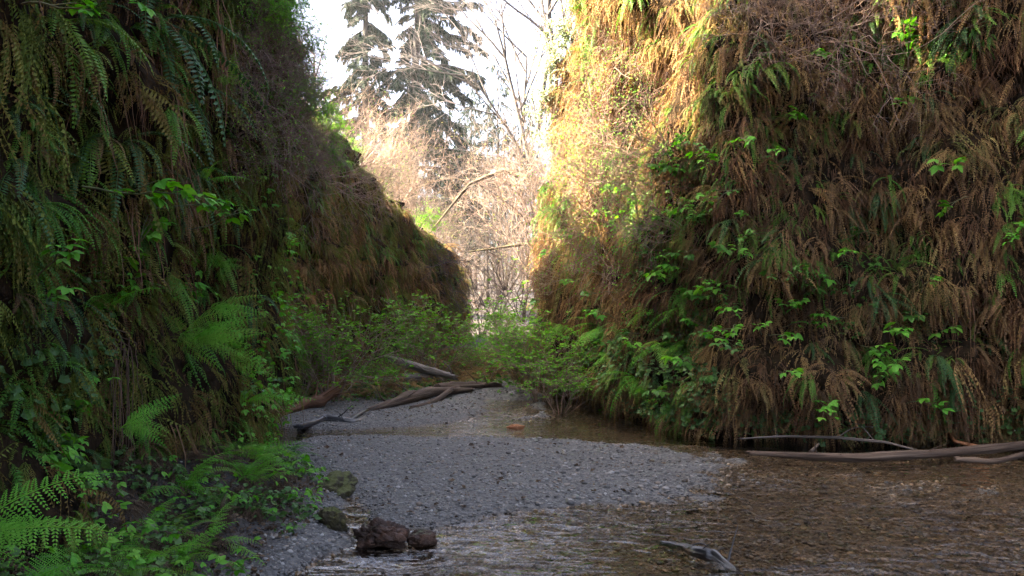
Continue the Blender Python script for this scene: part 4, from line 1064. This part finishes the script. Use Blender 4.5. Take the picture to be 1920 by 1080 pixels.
for q in range(16):
    yy = 14.2 + q * 1.35
    i0 = int(np.argmin(np.abs(LEFT.Q[:, 1] - yy)))
    p = Vector(LEFT.P[i0, -2]) + Vector((rr_.uniform(-.3, .3), 0, -0.05))
    ux, uy = [float(v) for v in to_px(np.array(p))]
    green = q % 3 == 0
    shrub('rim_shrub', p, (GREENT[q % 2] if green else (THICK if q % 2 else BARE)[q % 3]), M['twig'], M['bush'], place_label('green rim shrub' if green else 'brown twiggy rim shrub', ux, uy - 20, MARK_T), 'shrub', 'shrubs along the far shaded rim', rr_.uniform(.5, .85), (R(rr_.uniform(-25, 25)), R(rr_.uniform(-10, 50)), rr_.uniform(0, 6)))
for i, (px, py, s, lab) in enumerate([(455, 20, .7, 'fine-leaved green shrub on the highest shaded rim'), (475, 90, .6, 'fine-leaved green shrub beside the topmost brown twigs'), (495, 160, .5, 'fine-leaved green shrub against the sky on the shaded rim'), (515, 220, .5, 'fine-leaved green shrub drooping below the shaded rim'), (545, 280, .45, 'small fine-leaved green shrub where the shaded rim runs level')]):
    cliff_shrub('fine_leaved_shrub', px, py, GREENT[i % 2], M['twig'], M['bush'], lab, 'fine-leaved shrubs on the shaded rim', s, up=0.5)
IVY = [bush_mesh(360 + i, 9, 0.9, 1.0, 2, True, 6, 0.075, kids=5, rad=0.008, wob=0.3, sides=3) for i in range(2)]
for i, (px, py, s, lab) in enumerate([(1055, 95, .6, 'dark ivy clump at the top of the sunlit corner'), (1035, 150, .6, 'ivy clump below the topmost one on the sunlit corner'), (1020, 210, .6, 'yellow-green ivy clump bulging from the sunlit corner'), (1015, 280, .55, 'lowest ivy clump hanging down the sunlit corner')]):
    cliff_shrub('ivy_clump', px, py, IVY[i % 2], M['twig'], M['ivy'], lab, 'ivy clumps on the sunlit corner', s, up=0.3, cat='ivy', dflt=14.5)
for i, (px, py, s, v) in enumerate([(1150, 230, .55, 0), (1190, 310, .6, 1), (1240, 360, .55, 2), (1130, 330, .5, 1), (1250, 280, .5, 0), (1180, 150, .4, 2), (1110, 420, .55, 0), (1200, 430, .55, 2), (1150, 500, .5, 1), (1080, 520, .5, 0), (1280, 430, .45, 1)]):
    h = hit(px, py)
    loc, nrm, d = h
    q = Vector((nrm.x, nrm.y, 0.25)).to_track_quat('Z', 'Y').to_euler()
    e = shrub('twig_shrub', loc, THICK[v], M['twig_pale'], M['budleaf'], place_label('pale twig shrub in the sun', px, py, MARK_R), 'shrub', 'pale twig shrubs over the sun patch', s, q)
for i, (px, py, s, lab) in enumerate([(1530, 60, .75, 'tangle of sunlit reddish vines at the top of the brown cliff'), (1470, 110, .55, 'smaller vine tangle beside the large sunlit one'), (1400, 60, .6, 'dark vine tangle between the sun patch and the large tangle')]):
    loc, nrm, d = hit(px, py)
    q = Vector((nrm.x, nrm.y, 0.1)).to_track_quat('Z', 'Y').to_euler()
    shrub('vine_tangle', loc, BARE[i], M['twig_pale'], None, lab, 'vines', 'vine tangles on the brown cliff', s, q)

# thickets on the far rims and in the middle distance
THICK_FAR = [(a.copy(), b.copy()) for a, b in [bush_mesh(380 + i, 11, 2.0, 0.9, 3, True, 1, 0.05, kids=4, rad=0.016, wob=0.3, sides=3, lprob=0.12) for i in range(3)]]
BARE_FAR = [(a.copy(), None) for a, b in BARE]
k = 0
for px, base, d, s in [(610, 300, 19, .9), (650, 330, 21, .95), (690, 350, 23, 1.0), (730, 370, 25, 1.1), (770, 410, 28, 1.1), (810, 440, 31, 1.2), (700, 300, 26, 1.1), (750, 340, 29, 1.2), (840, 470, 34, 1.2), (600, 290, 18, .7),
                   (950, 500, 27, 1.6), (990, 480, 24, 1.5), (1010, 430, 20, 1.2), (930, 560, 32, 1.6), (980, 560, 22, 1.2), (1030, 520, 18, 1.0), (900, 590, 30, 1.3), (1000, 380, 26, 1.5), (960, 420, 32, 1.8), (1020, 350, 22, 1.1), (870, 570, 38, 1.2), (820, 520, 44, 1.5), (770, 430, 48, 1.7), (970, 430, 50, 1.9), (720, 370, 45, 1.7), (1000, 380, 46, 1.8), (860, 500, 52, 1.6), (900, 540, 54, 1.5), (940, 520, 50, 1.5), (830, 470, 55, 1.8), (985, 500, 42, 1.3)]:
    side_ = 'shaded' if px < 860 else 'sunlit'
    where = 'far behind the creek bend' if d > 36 else ('on the far rim of the %s cliff' % side_)
    shrub('bare_thicket', at(px, base + 40, d), (THICK_FAR if k % 3 else BARE_FAR)[k % 3], M['twig_far'], M['budleaf'], place_label('bare pinkish thicket shrub', px, base - 25, MARK_T), 'shrub', 'bare thickets ' + where, s, (0, 0, k * 0.7))
    k += 1

# ------------------------------------------------------------------ trees
def conifer_mesh(seed, H, z0, rbase, blen, dens=1.0, whorl=0.55, gap=0.25, sprays=46, slen=0.45, asym=None):
    rng = random.Random(seed)
    tr = []; lean = Vector((rng.uniform(-.02, .02), rng.uniform(-.02, .02), 1))
    n = 14; pts = []
    for i in range(n + 1):
        t = i / n; pts.append(Vector((lean.x * H * t + rng.gauss(0, .03), lean.y * H * t + rng.gauss(0, .03), H * t)))
    for i in range(n): tr.append((*pts[i], *pts[i + 1], rbase * (1 - i / n * 0.93), rbase * (1 - (i + 1) / n * 0.93)))
    trunk = tube_segs(tr, 10, 'trunk')
    segs = []; mb = MB()
    z = z0
    while z < H - 0.3:
        t = z / H; c = pts[int(t * n)].lerp(pts[min(n, int(t * n) + 1)], t * n - int(t * n))
        nb = rng.choice([2, 3, 4])
        for b in range(nb):
            if rng.random() < gap: continue
            a = rng.uniform(0, 6.28)
            L = blen * (0.25 + 0.75 * min(1, (1 - t) * 1.7)) * rng.uniform(0.55, 1.15)
            if asym: L *= 1 + asym * math.cos(a)
            d = Vector((math.cos(a), math.sin(a), rng.uniform(-0.35, 0.5))).normalized()
            p = Vector(c); m = 7; br = 0.02 + 0.016 * L
            for i in range(m):
                d = (d + Vector((rng.gauss(0, .06), rng.gauss(0, .06), -0.12 + 0.05 * (i > 4) + rng.gauss(0, .07)))).normalized()
                q = p + d * L / m
                segs.append((*p, *q, br * (1 - i / m * .85), br * (1 - (i + 1) / m * .85)))
                if i >= 1:
                    ns = int(sprays * dens * L / m / 1.2 * (0.4 + i / m)) + 1
                    for s in range(ns):
                        o_ = p.lerp(q, rng.random())
                        sd = Vector((-d.y, d.x, 0)) * rng.choice((-1, 1))
                        ax = (sd * rng.uniform(0.2, 1) + d * rng.uniform(0.1, 0.9) + Vector((0, 0, -rng.uniform(0.0, 1.1)))).normalized()
                        off = rng.random() * 0.5
                        o_ = o_ + ax * off * slen * (1.6)
                        l = slen * rng.uniform(0.5, 1.2); wv = l * rng.uniform(0.10, 0.2)
                        pr = ax.cross(Vector((rng.gauss(0, 1), rng.gauss(0, 1), rng.gauss(0, 1))))
                        if pr.length < 1e-3: continue
                        pr.normalize(); m_ = o_ + ax * l * 0.5
                        mb.quad(o_, m_ + pr * wv, o_ + ax * l - Vector((0, 0, l * .15)), m_ - pr * wv, rng.random())
                p = q
        z += whorl * rng.uniform(0.5, 1.4)
    return trunk, tube_segs(segs, 4, 'limbs'), mb.mesh('crown')
def tree(name, loc, ms, mats, label, group=None, scale=1.0, rotz=0.0, rx=0.0, ry=0.0):
    e = empty(name, loc, (rx, ry, rotz), label, 'tree', group); e.scale = (scale,) * 3
    for nm, m, mt in zip(('trunk', 'limbs', 'crown'), ms, mats):
        if m is not None: obj(nm, m, mt, e)
    return e
NM = (M['spruce_bark'], M['spruce_bark'], M['needle'])
S1 = conifer_mesh(401, 30, 7.0, 0.42, 2.9, 2.4, 0.34, gap=0.3, slen=0.46)
S2 = conifer_mesh(402, 32, 6.0, 0.5, 4.3, 2.4, 0.30, gap=0.3, asym=0.5, slen=0.46)
tree('spruce_tree', (-10.0, 55, 3.0), S1, NM, 'tall dark spruce with a straight trunk, slimmer of the two against the sky', 'two tall spruces')
tree('spruce_tree', (-7.2, 56, 2.6), S2, NM, 'tall dark spruce with long drooping boughs, fuller of the two against the sky', 'two tall spruces', ry=R(1.2))
FARC = [conifer_mesh(410 + i, 22, 4 + 2 * i, 0.24, 2.4, 0.55, 0.6, sprays=30, slen=0.6) for i in range(3)]
rng = random.Random(31)
for i, (px, d) in enumerate([(800, 95), (830, 110), (855, 88), (872, 80), (884, 100), (898, 120), (908, 92), (925, 105), (940, 125), (846, 130), (960, 98), (820, 84), (985, 115), (755, 120), (1010, 100), (720, 105), (660, 110), (1040, 120), (620, 95), (838, 72), (866, 66), (892, 70), (914, 64), (935, 75), (950, 68), (800, 70), (978, 72), (820, 62), (880, 84), (760, 74), (1005, 66)]):
    x = (px - 960) / FPX * d
    tree('distant_conifer', (x, d, float(ground_z(x, d)) - 0.3), FARC[i % 3], NM, place_label('thin hazy distant conifer', px, 440, MARK_T), 'distant conifers', rng.uniform(0.6, 1.05), i * 1.9)

def bare_tree(seed, H, rad, depth=4, kids=4, wob=0.12, lift=0.03, kang=0.6, klen=0.58, start=0.35, nseg=8):
    rng = random.Random(seed); segs, tips = [], []
    grow(rng, (0, 0, -0.3), (0, 0, 1), H, rad, depth, segs, tips, nseg, wob, kids, kang, klen, 0.0, lift, 0.5, start)
    S = np.array(segs); big = S[:, 6] > rad * 0.33
    return tube_segs(S[big], 8, 'trunk'), tube_segs(S[~big], 3, 'limbs'), None
BT = [bare_tree(500 + i, 8, 0.13, 4, 5) for i in range(3)]
BM_ = (M['alder_bark'], M['twig_grey'], None)
for i, (px, py, d, sc_, rx, ry, lab) in enumerate([
    (1000, 330, 30, 0.55, 0, R(-32), 'bare alder leaning out from the sunlit rim toward the spruces'), (995, 300, 34, 0.75, 0, R(-16), 'bare alder standing steeper behind the leaning one'), (1040, 200, 32, 0.9, 0, R(-5), 'pale bare tree rising behind the sunlit corner'),
    (1010, 230, 40, 1.0, 0, R(5), 'pale bare tree with fine twigs filling the sky by the sunlit corner'), (1075, 180, 38, 1.0, 0, R(-12), 'bare tree mostly hidden behind the sunlit corner'), (1035, 330, 28, 0.75, 0, R(-10), 'slender bare alder beside the ivy corner'), (965, 340, 36, 0.7, 0, R(6), 'slender bare alder right of the fuller spruce'), (1055, 260, 35, 0.95, 0, R(2), 'tall bare alder whose twigs fill the sky by the ivy corner'),
    (545, 210, 20, 0.42, 0, R(10), 'bare grey tree on the shaded rim against the sky'), (585, 290, 23, 0.36, 0, R(4), 'small bare tree beside the grey one on the shaded rim'), (960, 420, 44, 0.7, 0, R(-10), 'bare tree in the middle behind the creek bend')]):
    tree('bare_tree', at(px, py, d), BT[i % 3], BM_, lab, 'bare trees', sc_, i * 2.1 if abs(ry) < R(15) else 0, rx, ry)

# ------------------------------------------------------------------ logs and driftwood

def log_mesh(pts, rads, sides=20, rough=0.12, seed=0, rings=64, jag=0.06):
    """bent log through points, closed ragged ends"""
    P = np.array(pts, float); t = np.linspace(0, 1, len(P)); u_ = np.linspace(0, 1, rings)
    C = np.stack([np.interp(u_, t, P[:, i]) for i in range(3)], -1)
    for _ in range(3): C[1:-1] = (C[:-2] + C[2:] + 2 * C[1:-1]) / 4
    rr = np.interp(u_, np.linspace(0, 1, len(rads)), rads)
    D = np.gradient(C, axis=0); D /= np.linalg.norm(D, axis=1)[:, None]
    ref = np.array([0, 0, 1.]) if abs(D[0, 2]) < 0.8 else np.array([1., 0, 0])
    A = np.cross(D, ref); A /= np.linalg.norm(A, axis=1)[:, None]; B = np.cross(D, A)
    th = np.arange(sides) * 2 * PI / sides
    g = fbm(np.cos(th)[None] * 2.2 + seed, np.sin(th)[None] * 2.2, u_[:, None] * 5, seed=seed) * rough + fbm(np.cos(th)[None] * 5 + seed, np.sin(th)[None] * 5, u_[:, None] * 2, seed=seed + 3) * rough * 0.6
    kn = np.maximum(0, vnoise(np.cos(th)[None] * 1.7 + seed, np.sin(th)[None] * 1.7, u_[:, None] * 9, seed + 8) - 0.45) * 0.9
    crack = -0.16 * np.exp(-(vnoise(np.cos(th)[None] * 4, np.sin(th)[None] * 4, u_[:, None] * 3, seed + 12) / 0.08) ** 2)
    rad = rr[:, None] * (1 + g + kn + crack)
    V = C[:, None] + (A[:, None] * np.cos(th)[None, :, None] + B[:, None] * np.sin(th)[None, :, None]) * rad[..., None]
    V[0] += D[0] * (RNG.uniform(-1, 1, sides) * jag)[:, None]; V[-1] += D[-1] * (RNG.uniform(-1, 1, sides) * jag)[:, None]
    vv_ = V.reshape(-1, 3).tolist(); F = []
    for i in range(rings - 1):
        for k in range(sides):
            k2 = (k + 1) % sides
            F.append((i * sides + k, i * sides + k2, (i + 1) * sides + k2, (i + 1) * sides + k))
    ln = np.r_[0, np.cumsum(np.linalg.norm(np.diff(C, axis=0), axis=1))]
    gr = np.stack([np.cos(th)[None] * (rr[:, None] + 0 * th) * 2.5, np.sin(th)[None] * (rr[:, None] + 0 * th) * 2.5, ln[:, None] + 0 * th[None] + seed], -1).reshape(-1, 3)
    gr = np.concatenate([gr, [[0, 0, 0], [0, 0, ln[-1]]]])
    n = len(vv_); vv_.append(C[0].tolist()); vv_.append(C[-1].tolist())
    for k in range(sides):
        k2 = (k + 1) % sides
        F.append((n, k2, k)); F.append((n + 1, (rings - 1) * sides + k, (rings - 1) * sides + k2))
    me = bpy.data.meshes.new('log'); me.from_pydata(vv_, [], F); me.polygons.foreach_set('use_smooth', [True] * len(F)); me.update()
    ga = me.attributes.new('grain', 'FLOAT_VECTOR', 'POINT'); ga.data.foreach_set('vector', gr.astype(np.float32).ravel())
    return me
def gp(px, py, dz=0.0):
    x, y = g_px(px, py); return Vector((x, y, dz))
def log(name, pts, rads, mat, label, group=None, stubs=(), seed=0, cat='log', rough=0.12):
    p0 = Vector(pts[0]); L = [Vector(p) - p0 for p in pts]
    e = empty(name, p0, (0, 0, 0), label, cat, group)
    obj('trunk', log_mesh(L, rads, seed=seed, rough=rough), mat, e)
    rt = random.Random(seed + 40)
    for i in range(4):
        t = rt.uniform(0.15, 0.95) * (len(L) - 1); a_ = int(min(t, len(L) - 2)); b0 = L[a_].lerp(L[a_ + 1], t - a_)
        r_ = max(rads) * rt.uniform(.12, .25); d_ = Vector((rt.uniform(-1, 1), rt.uniform(-.6, .4), rt.uniform(.1, .7))).normalized(); ln = max(rads) * rt.uniform(3, 7)
        m1 = b0 + d_ * ln * .5 + Vector((rt.gauss(0, .03), 0, rt.gauss(0, .02)))
        obj('twig', log_mesh([b0, m1, b0 + d_ * ln + Vector((rt.gauss(0, .06), 0, rt.gauss(0, .04)))], [r_, r_ * .7, r_ * .25], sides=6, rings=10, seed=seed + 60 + i, jag=0.01, rough=.2), mat, e)
    for i, (pp, rr) in enumerate(stubs):
        obj('branch', log_mesh([Vector(q) - p0 for q in pp], rr, sides=8, rings=14, seed=seed + 5 + i, jag=0.02, rough=rough), mat, e)
    return e
log('fallen_log', [gp(690, 778, .06), gp(760, 765, .16), gp(810, 752, .17), gp(885, 742, .12)], [.05, .10, .095, .04], M['log'], 'thickest grey-brown driftwood log lying on the gravel before the bushes', 'driftwood on the gravel', seed=1,
    stubs=[([gp(770, 772, .06), gp(820, 762, .08), gp(850, 745, .2), gp(905, 735, .12)], [.035, .05, .055, .035])])
log('fallen_log', [gp(820, 742, .16), gp(880, 735, .13), gp(940, 733, .12)], [.08, .09, .05], M['log'], 'brown log end behind the thick grey driftwood', 'driftwood on the gravel', seed=2)
log('fallen_log', [gp(520, 790, .08), gp(575, 772, .14), at(600, 752, 13.3), at(632, 730, 13.6)], [.06, .09, .10, .07], M['log_red'], 'reddish log tilted up against the broad green bush', 'driftwood on the gravel', seed=3)
log('fallen_log', [at(725, 672, 17.5), at(790, 690, 17), at(855, 708, 16.6)], [.09, .085, .055], M['log_grey'], 'pale slanting log lying among the bushes', 'driftwood on the gravel', seed=4)
log('fallen_log', [at(755, 708, 17), at(800, 706, 17), at(835, 712, 17)], [.08, .085, .08], M['log_grey'], 'short log below the pale slanting one', 'driftwood on the gravel', seed=5)
log('driftwood_branch', [gp(560, 808, .05), gp(610, 798, .09), gp(665, 800, .06), gp(700, 786, .05)], [.05, .06, .04, .03], M['log_wet'], 'dark forked driftwood branch on the gravel at the channel edge', 'driftwood on the gravel', seed=6, rough=.25,
    stubs=[([gp(650, 800, .06), gp(672, 790, .10), gp(690, 782, .12)], [.035, .025, .012])])
log('driftwood_branch', [gp(430, 806, .1), gp(500, 792, .1), gp(545, 770, .14)], [.05, .06, .05], M['log'], 'thin log along the foot of the shaded cliff', 'driftwood on the gravel', seed=7)
log('fallen_log', [gp(1405, 858, .05), gp(1520, 864, .05), gp(1620, 869, .06), gp(1740, 866, .08), gp(1860, 858, .10), gp(2000, 845, .13)], [.02, .038, .045, .045, .048, .05], M['log'], 'long bare log lying in the shallows beside the brown cliff', 'wood in the shallows', seed=8,
    stubs=[([gp(1790, 872, .06), gp(1870, 875, .05), gp(1930, 862, .08)], [.03, .03, .03]), ([gp(1520, 860, .07), gp(1535, 852, .12)], [.025, .012])])
log('pale_branch', [gp(1390, 838, .10), gp(1470, 838, .13), gp(1570, 846, .16), gp(1660, 852, .14), gp(1720, 858, .08)], [.008, .014, .017, .015, .01], M['log_grey'], 'thin pale branch lying behind the long bare log', 'wood in the shallows', seed=9, cat='branch',
    stubs=[([gp(1570, 846, .16), gp(1600, 838, .24), gp(1670, 838, .25)], [.008, .006, .004]), ([gp(1640, 850, .14), gp(1610, 838, .30), at(1560, 800, 10.0)], [.006, .005, .003])])
log('sunken_log', [gp(1240, 1012, -.02), gp(1285, 1030, .015), gp(1300, 1040, .022), gp(1340, 1046, .012), gp(1385, 1070, -.02)], [.018, .03, .034, .018], M['log_wet'], 'dark wet log breaking the surface of the near creek', 'wood in the shallows', seed=10, rough=.3)
log('arching_branch', [at(1068, 425, 24), at(1010, 345, 24.5), at(945, 318, 25), at(880, 345, 25.5), at(815, 425, 26)], [.11, .09, .07, .05, .02], M['mossy_bark'], 'mossy bare branch arching over the creek from the sunlit rim', None, seed=21, cat='branch', rough=.2)
log('arching_branch', [at(1062, 470, 23), at(985, 458, 23.5), at(880, 472, 24)], [.06, .045, .02], M['mossy_bark'], 'thin bare branch reaching level across the bright gap', None, seed=22, cat='branch', rough=.2)
log('driftwood_branch', [gp(1850, 845, .03), gp(1790, 840, .08), gp(1778, 832, .14)], [.02, .02, .012], M['orange'], 'small orange-brown wood snag behind the long bare log', 'wood in the shallows', seed=12, rough=.3)

def lump(name, loc, r, mat, label, seed, cat, ridge=0.3, spikes=0.0):
    import bmesh
    bm = bmesh.new(); bmesh.ops.create_icosphere(bm, subdivisions=5, radius=1.0)
    co = np.array([v.co[:] for v in bm.verts])
    n = fbm(co[:, 0] * 1.6 + seed, co[:, 1] * 1.6, co[:, 2] * 1.6, seed=seed, octv=4) * ridge + np.abs(fbm(co[:, 0] * 5 + seed, co[:, 1] * 5, co[:, 2] * 5, seed=seed + 20, octv=3)) * -ridge * 0.45
    sp = spikes * np.abs(vnoise(co[:, 0] * 4, co[:, 1] * 4, 0, seed + 3)) * (co[:, 2] > 0.1)
    co = co * (1 + n)[:, None]; co[:, 2] += sp
    for v, c in zip(bm.verts, co): v.co = Vector((c[0] * r[0], c[1] * r[1], c[2] * r[2]))
    me = bpy.data.meshes.new(name); bm.to_mesh(me); bm.free(); me.polygons.foreach_set('use_smooth', [True] * len(me.polygons))
    return tag(obj(name, me, mat, None, loc), label, cat)
lump('rotten_stump', gp(715, 1020, .06), (.19, .13, .085), M['stump'], 'dark rotten stump at the water edge of the near bank', 3, 'stump', .35, .35)
lump('wet_boulder', gp(790, 1020, .03), (.11, .09, .07), M['stump'], 'rounded reddish-brown wood knob beside the dark stump', 4, 'stump', .2)
lump('mossy_mound', gp(630, 925, .03), (.18, .35, .13), M['mossy'], 'low mossy earth mound at the gravel edge', 5, 'mound', .25)
lump('mossy_rock', gp(622, 1000, .08), (.10, .10, .10), M['mossy'], 'small moss-capped rock beside the dark stump', 6, 'rock', .25)
lump('orange_rock', gp(968, 803, .02), (.13, .06, .035), M['orange'], 'orange-brown wood chunk lying in the pool', 7, 'wood chunk', .25)
lump('dark_boulder', gp(968, 745, .06), (.17, .12, .07), M['log_wet'], 'dark flat rock on the upstream gravel', 8, 'rock', .2)

# bare roots hanging over the hollow of the near cliff
rng = random.Random(44)
e = None
h = hit(215, 690)
if h:
    loc = h[0] + Vector((0.10, -0.05, 0.1))
    e = empty('hanging_roots', loc, (0, 0, 0), 'bundle of bare brown roots hanging over the dark hollow of the near cliff', 'roots')
    for k in range(12):
        p = Vector((-0.14, rng.uniform(-.2, .16), rng.uniform(0.05, .2))); segs = []
        for i in range(12):
            q = p + (Vector((0.05, rng.gauss(0, .01), -0.02)) if i < 3 else Vector((rng.gauss(0, .008), rng.gauss(0, .010), -rng.uniform(.06, .10))))
            segs.append((*p, *q, .0042 - .0002 * i, .004 - .0002 * i)); p = q
        obj('root', tube_segs(segs, 5, 'root'), M['root'], e)

# ------------------------------------------------------------------ haze
hv = np.array([(x, y, z) for z in (-1.8, 48) for x, y in ((-150, -30), (150, -30), (150, 205), (-150, 205))], float)
hf = np.array([(0, 3, 2, 1), (4, 5, 6, 7), (0, 1, 5, 4), (1, 2, 6, 5), (2, 3, 7, 6), (3, 0, 4, 7)])
m, nt, out = new_mat('haze')
pv = nt.nodes.new('ShaderNodeVolumePrincipled')
pv.inputs['Density'].default_value = 0.00025
pv.inputs['Color'].default_value = (0.86, 0.93, 1.0, 1)
pv.inputs['Anisotropy'].default_value = 0.2
nt.links.new(pv.outputs[0], out.inputs['Volume'])
tag(obj('haze', mesh_np('haze', hv, hf), m), 'thin pale morning haze in the canyon air', kind='stuff')
